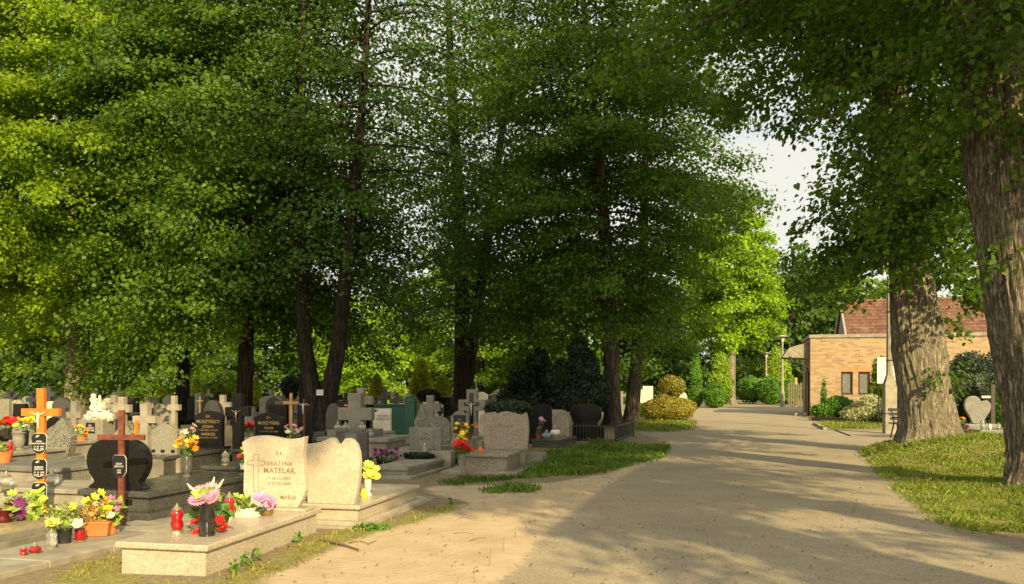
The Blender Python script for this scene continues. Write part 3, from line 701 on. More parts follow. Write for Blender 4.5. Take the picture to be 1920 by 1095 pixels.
bush('yew', 'big dark evergreen behind the heart-shaped gravestone', (XY(1815, 33), 33), [(0, 0, 1.3, 1.05, 1.0, 1.35), (-.9, 0, 1.2, .7, .8, 1.2), (.8, .2, 1.4, .8, .8, 1.4), (0, 0, 2.3, .6, .6, .6)], 10000, .09, YEW, 31)
bush('yew', 'dark evergreen half hidden behind the pale swollen trunk', (XY(1745, 35), 35), [(0, 0, 1.2, 1.0, .9, 1.2)], 5000, .09, YEW, 32)
bush('shrub', 'upright green bush behind the black grave cross on the right', (XY(1880, 31), 31), [(0, 0, 1.1, .35, .35, 1.1)], 2500, .09, HEDGE, 33)
bush('climbing_plant', 'thin creeper growing up the brick wall left of the windows', (XY(1542, 42.9), 42.75), [(0, 0, .9, .13, .08, .9), (.1, 0, .4, .28, .1, .4)], 900, .1, HEDGE, 34, 'climber', core=.3, stem=False)
bush('ground_plant', 'low green leafy weeds beside the step of the blank-backed tomb', G(686, 995), [(0, 0, .03, .14, .08, .04), (.16, .02, .02, .1, .06, .03)], 160, .04, HEDGE, 35, 'weeds', core=.2, stem=False)
for k, (px, py) in enumerate(((462, 1062), (480, 1052), (560, 1020), (845, 948), (440, 1075))):
    bush('weed', 'small green weed sprouting from the dry grass by the front tomb', G(px, py), [(0, 0, .05, .03, .03, .06)], 26, .04, HEDGE, 36 + k, 'weeds', 'green weeds along the front tomb', core=.2, stem=False)

# ---------------------------------------------------------------- gravestone outlines (x -0.5..0.5, z 0..1)
def crop(pts, x0, x1, y0, y1): return [((x - x0) / (x1 - x0) - .5, 1 - (y - y0) / (y1 - y0)) for x, y in pts]
def smooth_pts(pts, it=2):
    for _ in range(it):
        o = []
        for a, b in zip(pts, pts[1:] + pts[:1]):
            o += [(a[0] * .75 + b[0] * .25, a[1] * .75 + b[1] * .25), (a[0] * .25 + b[0] * .75, a[1] * .25 + b[1] * .75)]
        pts = o
    return pts
SH = {
 'rect': [(-.5, 0), (.5, 0), (.5, 1), (-.5, 1)],
 'arch': [(-.48, 0), (.48, 0), (.46, .3), (.47, .6), (.5, .84), (.4, .9), (.25, .96), (0, 1), (-.25, .96), (-.4, .9), (-.5, .84), (-.47, .6), (-.46, .3)],
 'round': [(-.5, 0), (.5, 0)] + [(.5 * math.cos(t), .6 + .4 * math.sin(t)) for t in np.linspace(0, math.pi, 14)],
 'slant': [(-.5, 0), (.5, 0), (.5, .8), (.1, 1), (-.2, .98), (-.5, .8)],
 'halfarch': [(-.5, 0), (.5, 0), (.5, .6), (.42, .8), (.25, .93), (0, 1), (-.5, 1)],
 'oval': [(-.42, 0), (.42, 0), (.36, .12), (.38, .2), (.47, .32), (.5, .5), (.49, .68), (.42, .84), (.28, .95), (.1, 1), (-.1, 1), (-.28, .95), (-.42, .84), (-.49, .68), (-.5, .5), (-.47, .32), (-.38, .2), (-.36, .12)],
 'apple': [(-.47, 0), (.47, 0), (.46, .05), (.36, .13), (.38, .18), (.46, .32), (.5, .5), (.49, .68), (.42, .84), (.3, .94), (.12, 1), (-.12, 1), (-.3, .94), (-.42, .84), (-.49, .68), (-.5, .5), (-.46, .32), (-.38, .18), (-.36, .13), (-.46, .05)],
 'rock': [(-.42, 0), (.38, 0), (.48, .3), (.5, .52), (.42, .66), (.3, .84), (.2, 1), (.1, .96), (-.12, .82), (-.35, .72), (-.47, .6), (-.45, .3)],
 'peak': [(-.5, 0), (.5, 0), (.5, .55), (.18, .92), (0, 1), (-.16, .9), (-.5, .62)],
 'matelak': crop([(160, 600), (520, 600), (556, 545), (578, 485), (568, 350), (558, 240), (576, 137), (540, 148), (480, 157), (420, 154), (360, 143), (300, 136), (240, 138), (190, 148), (133, 182), (146, 250), (151, 320), (146, 400), (144, 500)], 133, 578, 136, 600),
 'notch': crop([(560, 552), (872, 552), (890, 480), (906, 390), (912, 300), (905, 225), (888, 175), (860, 146), (835, 138), (815, 140), (802, 156), (784, 178), (760, 172), (742, 142), (725, 136), (700, 146), (650, 165), (600, 175), (548, 180), (552, 300), (556, 450)], 548, 912, 138, 552),
 'wave': crop([(82, 1030), (678, 1030), (690, 900), (697, 780), (690, 650), (664, 542), (620, 560), (580, 570), (530, 562), (470, 545), (380, 528), (320, 536), (270, 552), (240, 568), (218, 536), (150, 548), (58, 578), (48, 700), (46, 820), (60, 930)], 45, 697, 528, 1030),
 'speck': [(-.5, 0), (.5, 0), (.5, .5), (.47, .75), (.36, .93), (.2, 1), (.05, .99), (-.15, .9), (-.35, .9), (-.5, .98), (-.46, .7), (-.5, .4)],
 'blackwing': [(-.5, 0), (.5, 0), (.5, .6), (.44, .9), (.2, 1), (-.1, .97), (-.5, .86)],
}
def heart():
    o = []
    for t in np.linspace(-.5 * math.pi - .0, 1.5 * math.pi, 40)[:-1]:
        x = 16 * math.sin(t + math.pi) ** 3; z = 13 * math.cos(t + math.pi) - 5 * math.cos(2 * t + 2 * math.pi) - 2 * math.cos(3 * t + 3 * math.pi) - math.cos(4 * t + 4 * math.pi)
        o.append((x / 32, (z + 17) / 29))
    return o
SH['heart'] = [(-.2, 0), (.2, 0), (.24, .12), (.36, .3), (.47, .48), (.5, .64), (.46, .76), (.36, .83), (.24, .83), (.13, .78), (.08, .9), (-.04, .98), (-.2, 1), (-.36, .95), (-.47, .82), (-.5, .64), (-.45, .48), (-.33, .3), (-.24, .12)]
def cross_pts(arm=.5, ay=.68, tw=.13, th=.09):
    t = tw
    return [(-t, 0), (t, 0), (t, ay - th), (arm, ay - th), (arm, ay + th), (t, ay + th), (t, 1), (-t, 1), (-t, ay + th), (-arm, ay + th), (-arm, ay - th), (-t, ay - th)]
SMOOTH = {'apple', 'oval', 'heart', 'speck'}
def stone(shape, w, h, t, mat, parent, y=0, z=0, x=0, name='headstone', bev=.008, **ck):
    pts = cross_pts(**ck) if shape == 'cross' else (smooth_pts(SH[shape], 2) if shape in SMOOTH else SH[shape])
    return MB().prism([(px * w, pz * h) for px, pz in pts], -t / 2, t / 2).build(name, mat, parent, bev, loc=(x, y, z))

def text(body, size, mat, parent, loc, bold=.0, name='inscription', flip=False, depth=.0015, spacing=1.0, wscale=1.0):
    cu = bpy.data.curves.new('t', 'FONT'); cu.body = body; cu.size = size; cu.align_x = 'CENTER'; cu.align_y = 'CENTER'
    cu.extrude = depth; cu.offset = bold * size; cu.space_character = spacing
    to = bpy.data.objects.new('t', cu); col.objects.link(to)
    dg = bpy.context.evaluated_depsgraph_get(); me = bpy.data.meshes.new_from_object(to.evaluated_get(dg))
    bpy.data.objects.remove(to); me.materials.clear(); me.materials.append(mat); me.name = name
    o = link(name, me, parent, loc); o.rotation_euler = (R(90), 0, R(180) if flip else 0); o.scale = (wscale, 1, 1)
    return o

def christ(parent, loc, s, mat):
    """small crucified figure, s = height"""
    mb = MB()
    mb.tube([(0, 0, -.02 * s), (.01 * s, 0, .3 * s), (.0, -.01, .45 * s), (0, 0, .62 * s), (0, 0, .78 * s), (0, -.005, .85 * s)], [.03 * s, .05 * s, .075 * s, .07 * s, .095 * s, .03 * s], 8)
    mb.tube([(0, 0, .8 * s), (.2 * s, 0, .86 * s), (.42 * s, 0, .98 * s)], [.04 * s, .03 * s, .02 * s], 6)
    mb.tube([(0, 0, .8 * s), (-.2 * s, 0, .86 * s), (-.42 * s, 0, .98 * s)], [.04 * s, .03 * s, .02 * s], 6)
    mb.ell((.01 * s, -.02 * s, .92 * s), (.055 * s, .06 * s, .075 * s), 8, 6)
    return mb.build('christ_figure', mat, parent, smooth=True, loc=loc)

RZ = R(-13)
ROTV = (math.sin(13 * math.pi / 180), math.cos(13 * math.pi / 180))
def grave(label, fr, w, l, h, mat, rz=RZ, plinth=None, lip=.04, slab=.055, lower=None, name='grave', bodymat=None):
    """fr = front right ground corner. Local x across (0 = centre), y away, origin at the front centre."""
    ux = (math.cos(rz), math.sin(rz))
    root = empty(name, label, 'grave', (fr[0] - ux[0] * w / 2, fr[1] - ux[1] * w / 2, 0), rz)
    lp = lower or 0
    if plinth:
        MB().box(-w / 2 - plinth, w / 2 + plinth, -plinth, l + plinth, -.05, lp).build('plinth', bodymat or mat, root, .008)
    MB().box(-w / 2, w / 2, 0, l, -.05 if not plinth else lp, h - slab).build('tomb_body', bodymat or mat, root, .006)
    MB().box(-w / 2 - lip, w / 2 + lip, -lip, l + lip, h - slab, h).build('slab', mat, root, .012)
    root['_w'] = w; return root

def hs_fr(px, Y, off, w, rz=RZ):
    """front right corner of a tomb whose headstone (off metres behind its front edge) stands at px, Y"""
    return (XY(px, Y) + math.sin(rz) * off + math.cos(rz) * w / 2, Y - math.cos(rz) * off + math.sin(rz) * w / 2)
# --- 1 front tomb with inscription
t1_ = grave('low beige granite tomb in front with a wavy-topped inscribed headstone', (-2.56, 7.12), .79, 2.15, .27, G_BEIGE, R(-12))
hs = stone('matelak', .74, .76, .09, G_CREAM, t1_, y=1.98, z=.30, x=.0)
MB().box(-.44, .40, 1.86, 2.10, .27, .30).build('headstone_base', G_BEIGE, t1_, .006)
F = -.0465
for body, s, z, b, x in (('Ś.P.', .045, .57, .01, .07), ('GRAŻYNA', .062, .46, .012, .07), ('MATELAK', .080, .388, .022, .07), ('* 14.11.1952', .046, .305, .008, .07), ('† 17.02.2009', .046, .25, .008, .07), ('MARIA', .058, .105, .012, .17)):
    text(body, s, ENGR, hs, (x, F, z), b, spacing=1.08)
mb = MB(); cr = [(-.03, .0), (.03, 0), (.03, .28), (.1, .29), (.1, .325), (.03, .335), (.028, .4), (-.028, .4), (-.03, .335), (-.1, .325), (-.1, .29), (-.03, .28)]
for a, b in zip(cr, cr[1:] + cr[:1]):
    mb.tube([(a[0] - .2, F, a[1] + .16), (b[0] - .2, F, b[1] + .16)], .003, 4)
mb.build('cross_outline', ENGR, hs)
# --- 2 tomb behind, stone shows its blank back
t2_ = grave('light granite tomb on a step with a blank-backed notched headstone next to the inscribed one', (-1.74, 9.6), .78, 1.98, .25, G_BEIGE, R(-13), plinth=.09, lower=.07, slab=.05)
stone('notch', .66, .75, .09, G_CREAM, t2_, y=.06, z=.25, x=.08)
# concrete base plate under 2 towards the camera
o = MB().box(-.62, .56, -.18, 2.5, -.04, .03).build('grave_surround', CONC, None, .01, loc=(t2_.location.x - .04, t2_.location.y, .0), rz=R(-13)); tag(o, 'flat concrete apron around the step of the blank-backed tomb', 'paving')
# --- 3 black apple-shaped stone
t3_ = grave('dark granite tomb with a black apple-shaped headstone behind the brown cross', (-4.2, 9.85), .92, 2.1, .37, G_DGREY, R(-17), plinth=.12, lower=.13, slab=.07, lip=.05)
stone('apple', .86, .61, .12, G_BLACK, t3_, y=.12, z=.37, x=-.05, bev=.012)
MB().box(.12, .24, -.005, .0, .20, .27).build('vent_plate', G_BLACK, t3_)
# --- beige wavy stone right of centre
t15 = grave('pinkish granite tomb with a wide wavy-topped headstone by the long grass', (G(950, 889)[0], 15.3), .78, 1.15, .36, G_PINK, RZ, plinth=.0, lip=.05, slab=.06, bodymat=G_PINK)
hs15 = stone('wave', .90, .74, .1, G_PINK, t15, y=1.05, z=.36, x=.13)
text('RODZINA', .07, plain('dull_gold', (.2, .13, .05), .6, bs=0), hs15, (0, -.0515, .45), .004)
MB().box(-.80, .62, -.18, 1.6, -.03, .05).build('plinth', CONC, t15, .01)
MB().box(.48, .80, 1.2, 1.75, .0, .27).build('side_block', TERR, t15, .01)
# --- three-panel stone and slab
t10 = grave('low concrete tomb with a wide grey three-panel headstone and small clear lantern', (XY(761, 14.5), 14.6), .60, 1.7, .20, CONC, R(-16), plinth=.14, lower=.05, lip=.03, slab=.07)
MB().box(-.62, .46, 1.76, 2.0, -.03, .34).build('headstone_base', CONC, t10, .01)
st10 = stone('rect', .66, .44, .1, G_GREY, t10, y=1.88, z=.34, x=-.10)
MB().box(-.13, .17, -.06, -.05, .03, .42).build('inscription_panel', TERR, st10, .003)
text('Ś.P.', .06, G_DGREY, st10, (.02, -.0615, .32), .004); text('ŁUCJA', .075, G_DGREY, st10, (.02, -.0615, .23), .004)
# --- dark three panel behind tomb 2
tb = grave('small dark three-panel headstone peeping over the blank-backed stone', hs_fr(661, 15.4, .9, .6), .6, 1.0, .3, G_DGREY, RZ)
sb = stone('rect', .60, .46, .1, G_DGREY, tb, y=.9, z=.3); MB().box(-.13, .1, -.056, -.05, .03, .44).build('inscription_panel', SLATE, sb, .003)
# --- MUSZYNSCY stones
DK = [((XY(423, 16), 14.3), 363, 423, 777), ((XY(537, 16.4), 14.7), 475, 537, 776)]
ta = grave('long dark tomb with an arched black headstone with five lines of gold lettering', hs_fr(393, 16, 1.85, .66), .66, 1.95, .42, G_DGREY, RZ, plinth=.1, lower=.12, slab=.06)
sa = stone('arch', .60, .66, .1, G_BLACK, ta, y=1.85, z=.46)
MB().box(-.36, .36, 1.75, 2.0, .42, .46).build('headstone_base', G_BLACK, ta, .005)
for b_, s_, z_ in (('Ś.P.', .06, .55), ('MUSZYŃSCY', .085, .455), ('JÓZEFA', .07, .36), ('* 12.03.1918 † 15.03.1999', .038, .295), ('ANDRZEJ', .07, .22), ('* 24.11.1909 † 17.12.1972', .038, .155)):
    text(b_, s_, GOLD, sa, (0, -.0515, z_), .004)
tb2 = grave('low dark slab tomb directly behind the front inscribed headstone with a smoky lantern on it', (XY(470, 12.8), 12.9), .84, 1.7, .36, G_DGREY, R(-16), plinth=.1, lower=.1, slab=.06)
sb2t = grave('arched black headstone bearing three gold lines right of the tall black cross', hs_fr(506, 16.4, .8, .64), .64, .9, .42, G_DGREY, RZ)
sb2 = stone('arch', .62, .66, .1, G_BLACK, sb2t, y=.8, z=.42)
for b_, s_, z_ in (('Ś.P.', .06, .55), ('MUSZYŃSKI', .085, .45), ('ADAM', .07, .355), ('* 21.12.1937 † 06.12.2000', .038, .29)):
    text(b_, s_, GOLD, sb2, (0, -.0515, z_), .004)
# black cross with gold Christ
Yc = 17.2
c4 = empty('stone_cross', 'tall black stone cross with a small gilded Christ between the two arched black headstones', 'grave cross', (XY(447, Yc), Yc, 0), RZ)
stone('cross', .52, ZY(737, Yc) + .0, .14, G_BLACK, c4, name='cross', arm=.5, ay=.74, tw=.19, th=.065)
christ(c4, (0, -.09, .86), .24, GOLDM)
MB().box(-.3, .3, -.2, .2, -.02, .22).build('base', G_BLACK, c4, .01)

# left: rough speckled stone, pale arched stone, etc.
def head(label, px0, px1, top, Y, mat, shape='rect', t=.12, base=.0, rz=RZ, basemat=None, name='headstone_grave', cat='gravestone', slab=True, **ck):
    w = (px1 - px0) / FPX * Y; zt = ZY(top, Y)
    root = empty(name, label, cat, (XY((px0 + px1) / 2, Y), Y, 0), rz)
    b = base or .12
    stone(shape, w / math.cos(rz), zt - b, t, mat, root, z=b, **ck)
    MB().box(-w / 2 - .08, w / 2 + .08, -t, t, -.02, b).build('base', basemat or mat, root, .008)
    if slab: MB().box(-w / 2 - .02, w / 2 + .02, -1.75, -t, -.02, b * .8 + .08).build('slab', basemat or mat, root, .01)
    return root
rk = head('rough speckled rock-shaped headstone right of the orange cross', 86, 142, 783, 15.2, G_SPECK, 'rock', .18, .34, basemat=CONC_D)
s2 = head('pale plain headstone with a slanted top and little slots at its foot', 284, 337, 795, 14.6, TERR, 'slant', .1, .36, basemat=CONC)
for x in (-.2, -.02, .18): MB().box(x - .035, x + .035, -.062, -.051, .45, .50).build('slot', BLACKP, s2)
head('plain concrete cross headstone beside the pale sunlit trunk', 126, 156, 752, 21, CONC_D, 'cross', .14, .12, name='stone_cross', cat='grave cross', arm=.5, ay=.68, tw=.19, th=.07)
c5 = head('pale concrete cross left above the brown cross', 213, 247, 744, 23, CONC, 'cross', .16, .12, name='stone_cross', cat='grave cross', arm=.5, ay=.73, tw=.18, th=.09)
c6 = head('broad concrete cross right of the brown metal cross', 250, 297, 757, 19, CONC, 'cross', .16, .12, name='stone_cross', cat='grave cross', arm=.5, ay=.67, tw=.16, th=.075)
head('thin pale concrete cross in front of the left dark trunk', 315, 339, 742, 24, CONC, 'cross', .14, .12, name='stone_cross', cat='grave cross', arm=.5, ay=.72, tw=.17, th=.07)
# rockery monument with statue
rm = empty('rock_monument', 'pale limestone rockery with a small Madonna on a block with a black plaque', 'grave monument', (XY(186, 20), 20, 0), RZ)
MB().box(-.42, .25, -.2, .25, -.02, .80).build('block', TERR, rm, .02)
MB().box(-.19, .05, -.21, -.202, .48, .73).build('plaque', BLACKP, rm)
text('Ś.P.\nSTEFAN\nNOWAK', .055, WHITEP, rm, (-.07, -.212, .6), .002)
mb = MB()
for k, (x, z, r) in enumerate(((-.25, .86, .13), (-.08, .9, .15), (.12, .88, .14), (.28, .85, .1), (-.14, 1.06, .13), (.02, 1.03, .12), (-.13, 1.2, .1), (-.15, 1.33, .07), (.1, 1.1, .07))):
    mb.ell((x, 0, z), (r, r * .8, r * .95), 9, 7, .7, k * 3.1)
mb.build('rockery', WHITE_ST, rm)
MB().lathe([(.06, 0), (.055, .1), (.04, .2), (.045, .24), (.03, .28), (.035, .31), (.025, .35), (.005, .37)], 0.08, -.08, 1.0, 10).build('madonna_figure', WHITE_ST, rm, smooth=True)
head('dark grey block headstone next to the limestone rockery', 190, 219, 786, 20.3, G_DGREY, 'rect', .25, .1)
head('light grey pitched headstone behind the brown cross arm', 214, 250, 796, 17, TERR, 'peak', .1, .3, basemat=CONC)
head('black rounded headstone behind the shoulder of the speckled rock stone', 84, 118, 782, 19, G_BLACK, 'round', .12, .1)
head('round light grey headstone behind the vases with yellow flowers', 24, 64, 786, 18.5, TERR, 'round', .12, .2)
head('tall black headstone at the far left beyond the red flowers', 26, 52, 757, 25, G_BLACK, 'rect', .14, .1)
head('low pale terrazzo headstone at the left edge', -8, 22, 748, 26, TERR, 'rect', .14, .1)
# stepped grey tombs behind the orange cross
grave('long grey tomb with a wide slab behind the orange cross', (XY(128, 12.9), 12.3), 1.5, 1.1, .42, SLATE, R(-20), slab=.08, bodymat=CONC)
grave('pale concrete tomb lying right behind the three black plates', (XY(214, 10.9), 10.7), 1.75, .85, .28, CONC, R(-14), slab=.06)
grave('dark grey kerbed tomb left of the apple-shaped headstone', (XY(160, 13.1), 12.3), .75, 1.2, .40, G_GREY, R(-17), slab=.06)
grave('light topped tomb carrying the vases at the left edge', (XY(66, 14.8), 13.6), 1.3, 1.6, .50, CONC, R(-14), slab=.06, bodymat=CONC_D)
grave('pale slab tomb holding a pot of yellow primroses', (XY(175, 17.5), 16.5), 1.1, 1.3, .5, CONC, RZ, slab=.07)
# earth grave with boards on the left
eg = empty('earth_grave', 'low unfinished grave of bare earth edged with grey boards at the left', 'grave', (-5.25, 8.2, 0), R(-16))
mb = MB(); mb.ell((-.25, 1.2, .04), (.55, 1.25, .16), 20, 10, .25, 3); mb.build('earth_mound', plain('soil', (.2, .16, .09), .95, var=.35, scale=9, bs=.9), eg, smooth=True)
MB().box(.24, .28, -1.0, 2.3, -.05, .15).box(.34, .38, -1.2, 2.3, -.05, .09).build('edge_board', CONC_D, eg, .004)
# flagstone strip
fl = MB()
for k in range(5): fl.box(-.84 - .01 * (k % 2), 0, k * .78, k * .78 + .772, -.04, .05 + .005 * (k % 2))
o = fl.build('flagstone_strip', CONC, None, .01, loc=(-4.28, 6.75, 0), rz=R(-16)); tag(o, 'row of worn grey paving slabs carrying the candles and pots', 'paving')

# centre: others
m7 = empty('grave', 'pale double tomb with a thick cross-shaped stone in the middle row', 'grave', (XY(672, 19.2), 19.2, 0), RZ)
stone('cross', .80, .82, .22, TERR, m7, z=.60, x=-.05, name='headstone', arm=.5, ay=.43, tw=.19, th=.17)
MB().box(-.75, .8, -.35, .9, .0, .34).build('tomb_body', CONC, m7, .02); MB().box(-.82, .87, -.42, .95, .34, .44).build('slab', CONC, m7, .02); MB().box(-.62, .4, -.3, .5, .44, .60).build('upper_step', TERR, m7, .01)
h8 = head('white square headstone with faint lettering and a small oval portrait', 700, 734, 766, 20.6, WHITE_ST, 'rect', .1, .5, basemat=CONC)
text('RODZINA', .06, CONC_D, h8, (.03, -.055, .86), 0); text('NOWICKICH', .06, CONC_D, h8, (.03, -.055, .78), 0); MB().lathe([(.03, 0), (.03, .004)], 0, 0, 0, 12).build('portrait', BLACKP, h8, loc=(-.15, -.052, .98)).rotation_euler = (R(90), 0, 0)
c9 = head('large grey stone cross with a dark Christ behind the cross-shaped stone', 655, 700, 727, 24.5, CONC, 'cross', .18, .1, name='stone_cross', cat='grave cross', arm=.5, ay=.75, tw=.15, th=.085)
christ(c9, (.02, -.12, 1.0), .27, BLACKP)
head('small black cross on a stepped foot left of the large grey cross', 639, 657, 736, 25, G_BLACK, 'cross', .1, .3, name='stone_cross', cat='grave cross', basemat=G_DGREY, arm=.5, ay=.68, tw=.15, th=.1)
head('dark arched headstone behind the forked trunk', 612, 640, 756, 24, G_DGREY, 'round', .15, .1)
head('speckled grey headstone with rounded shoulder beside the grey panels', 780, 846, 780, 18.4, G_SPECK, 'speck', .12, .3, basemat=TERR)
head('concrete cross between the green container and the middle tree', 788, 826, 741, 24, CONC_D, 'cross', .14, .12, name='stone_cross', cat='grave cross', arm=.5, ay=.71, tw=.17, th=.09)
head('low grey pitched headstone behind the speckled one', 778, 804, 763, 22.5, CONC_D, 'peak', .12, .12)
head('little black cross right of the concrete cross', 820, 830, 753, 26, G_BLACK, 'cross', .08, .12, name='stone_cross', cat='grave cross', arm=.5, ay=.72, tw=.16, th=.1, slab=False)
# green container and cabinet
gc = empty('waste_container', 'dark green steel container with a flat lid in the middle distance', 'container', (XY(736, 27), 27, 0), R(-6))
MB().box(-.5, .55, -.3, .4, .06, .95).build('bin_body', GREENM, gc, .03); MB().box(-.53, .58, -.33, .43, .95, 1.0).build('lid', GREENM, gc, .01)
for x in (-.4, .45): MB().tube([(x, -.25, .05), (x, -.19, .05)], .05, 10).build('wheel', BLK_PL, gc)
gk = empty('utility_cabinet', 'green metal cabinet with a domed cap to the right of the container', 'cabinet', (XY(770, 25.5), 25.5, 0), R(-6))
MB().box(-.15, .15, -.15, .15, 0, 1.12).build('cabinet_body', GREENM, gk, .01); MB().lathe([(.18, 0), (.17, .06), (.12, .12), (.02, .16)], 0, 0, 1.12, 14).build('cap', GREENM, gk, smooth=True)
# white cross with black inlay
w14 = head('tall pale cross inlaid with a black cross and a silver Christ', 861, 911, 730, 21.8, TERR, 'cross', .2, .3, name='stone_cross', cat='grave cross', basemat=CONC, arm=.5, ay=.66, tw=.19, th=.12)
MB().prism([(x * .40, z * 1.0) for x, z in cross_pts(.5, .72, .13, .05)], -.116, -.101).build('black_inlay', BLACKP, w14, .003, loc=(0, 0, .40))
christ(w14, (.0, -.13, .84), .32, ALU)
h14 = head('pale stone block framing a black plaque at the foot of the inlaid cross', 846, 880, 770, 21.2, TERR, 'slant', .14, .25, basemat=CONC)
MB().box(-.15, .17, -.08, -.071, .42, .86).build('plaque', BLACKP, h14); text('Ś.P.\nHENRYK\nZIELIŃSKI', .07, GOLD, h14, (.01, -.083, .66), .002)
head('white twin-shouldered headstone right of the inlaid cross', 900, 934, 773, 22.5, WHITE_ST, 'wave', .14, .2, basemat=CONC)
# right black headstones group
head('wide black wing-shaped headstone under the dark evergreens', 988, 1037, 757, 25.0, G_BLACK, 'blackwing', .14, .16)
sl = grave('dark slab tomb carrying a blue-white lantern and a tureen', (G(1047, 841)[0], 21.6), .70, 1.6, .22, G_DGREY, R(-20), slab=.06, lip=.03)
stone('round', .34, .58, .08, G_PINK, sl, y=1.55, z=.22, x=.02, name='arch_stone')
h17 = head('tall grey slab headstone with a half arch and many lines of lettering', 1036, 1072, 768, 23.4, G_PINK, 'halfarch', .12, .1, slab=False)
for k in range(6): MB().box(-.16, .16, -.063, -.0605, .3 + k * .1, .325 + k * .1).build('inscription_line', G_GREY, h17)
rb = head('black disc-shaped headstone inside the iron grave fence', 1069, 1128, 756, 24.4, G_BLACK, 'oval', .14, .42, basemat=G_BLACK, slab=False)
head('rose-coloured little headstone between the grey slab and the black disc', 1058, 1078, 772, 26, plain('rose_stone', (.33, .17, .12), .6), 'round', .1, .1, slab=False)
# fence around grave
gf = empty('grave_fence', 'low black iron fence around the black disc headstone', 'fence', (0, 0, 0))
A = Vector((*G(1072, 830), 0)); B = Vector((*G(1155, 832), 0)); C = Vector((*G(1188, 819), 0))
rails = MB(); bars = MB()
for a, b in ((A, B), (B, C)):
    for z in (.1, .47): rails.tube([a + Vector((0, 0, z)), b + Vector((0, 0, z))], .016, 6)
    n = int((b - a).length / .09)
    for k in range(n):
        q = a + (b - a) * (k + .5) / n; bars.tube([q + Vector((0, 0, .05)), q + Vector((0, 0, .54))], .008, 5)
rails.build('rail', IRON, gf); bars.build('fence_bars', IRON, gf)
for q in (A, B, C): MB().tube([q, q + Vector((0, 0, .6))], .024, 8).lathe([(.02, 0), (.03, .02), (.02, .045), (.004, .055)], q.x, q.y, .6, 8).build('post', IRON, gf)
# right side heart grave
hg = empty('grave', 'heart-shaped pale granite gravestone behind the mound on the right', 'grave', (XY(1832, 28), 28, 0), R(-6))
stone('heart', .84, .92, .14, G_GREY.copy() if False else G_GREY, hg, z=.33, bev=.02)
MB().box(-.62, .62, -.3, .25, .22, .33).build('headstone_base', G_GREY, hg, .01); MB().box(-.72, .72, -2.0, .3, -.02, .22).build('slab', G_GREY, hg, .01)
bc = empty('grave_cross', 'slim dark wooden cross post with a pale lamp arm right of the heart stone', 'grave cross', (XY(1861, 28.6), 28.6, 0), R(-6))
MB().box(-.07, .07, -.05, .05, 0, 1.62).build('post', plain('dark_wood', (.03, .02, .015), .6), bc, .008); MB().box(-.36, -.07, -.04, .04, 1.16, 1.24).build('arm', ALU, bc, .01)
# ---- far rows of little stones
types = [('rect', TERR), ('round', CONC), ('cross', CONC), ('peak', CONC_D), ('cross', TERR), ('slant', WHITE_ST), ('round', G_DGREY), ('rect', G_BLACK), ('cross', CONC_D)]
tl = {('rect', 'terrazzo'): 'small speckled oblong headstone in the far rows', ('round', 'concrete'): 'small grey round-topped headstone in the far rows', ('cross', 'concrete'): 'small grey concrete cross in the far rows', ('peak', 'concrete_dark'): 'small pitched dull grey headstone in the far rows',
      ('cross', 'terrazzo'): 'small speckled stone cross in the far rows', ('slant', 'pale_stone'): 'small whitish slant-topped headstone in the far rows', ('round', 'granite_darkgrey'): 'small dark round-topped headstone in the far rows', ('rect', 'granite_black'): 'small black oblong headstone in the far rows', ('cross', 'concrete_dark'): 'small dull grey cross in the far rows'}
protos = {}
r2 = random.Random(12)
far_st = []
for Yr in (26, 29.5, 33, 36.5, 41, 46, 52, 58):
    x = -.60 * Yr - 1
    xe = XY(1110, Yr) if Yr < 45 else XY(1170, Yr)
    while x < xe:
        x += r2.uniform(1.15, 2.1)
        if x > xe: break
        if Yr < 35 and CXP + x / Yr * FPX > 950: continue
        if Yr < 30 and 560 < CXP + x / Yr * FPX < 830: continue
        far_st.append((x, Yr + r2.uniform(-.5, .5)))
for x, Yr in far_st:
    key = r2.choice(types); k2 = (key[0], key[1].name)
    lab = tl[k2]
    if k2 not in protos:
        root = empty('stone_cross' if key[0] == 'cross' else 'headstone_grave', lab, 'grave cross' if key[0] == 'cross' else 'gravestone', (x, Yr, 0), RZ, 'little gravestones of the far rows')
        ck = dict(arm=.5, ay=.7, tw=.15, th=.09) if key[0] == 'cross' else {}
        hh = 1.05 if key[0] == 'cross' else .75
        stone(key[0], .62 if key[0] != 'cross' else .55, hh, .13, key[1], root, z=.25, **ck)
        MB().box(-.4, .4, -.16, .16, -.02, .25).build('base', key[1], root, .01); MB().box(-.4, .4, -1.7, -.16, -.02, .3).build('slab', key[1], root, .01)
        protos[k2] = root
    else: dup(protos[k2], (x, Yr, 0), RZ + r2.uniform(-.1, .1), lab, r2.uniform(.85, 1.2), 'little gravestones of the far rows')
# large pale stones beyond the avenue's left side
for k, (px, top, Y, w, lab) in enumerate(((1194, 728, 50, 22, 'cream winged monument seen between the trunks left of the golden bush'), (1215, 724, 52, 18, 'tall cream headstone just left of the golden bush'), (1281, 735, 56, 14, 'cream headstone right of the golden bush'), (1328, 738, 60, 14, 'rounded pale headstone between the two thuja columns'),
                                  (943, 729, 46, 32, 'sunlit cream winged monument with a cross seen past the middle tree'), (980, 735, 45, 12, 'pale green-draped headstone right of the cream winged monument'))):
    head(lab, px - w / 2, px + w / 2, top, Y, WHITE_ST, ('wave', 'rect', 'round', 'round', 'wave', 'rect')[k], .2, .2, slab=False)
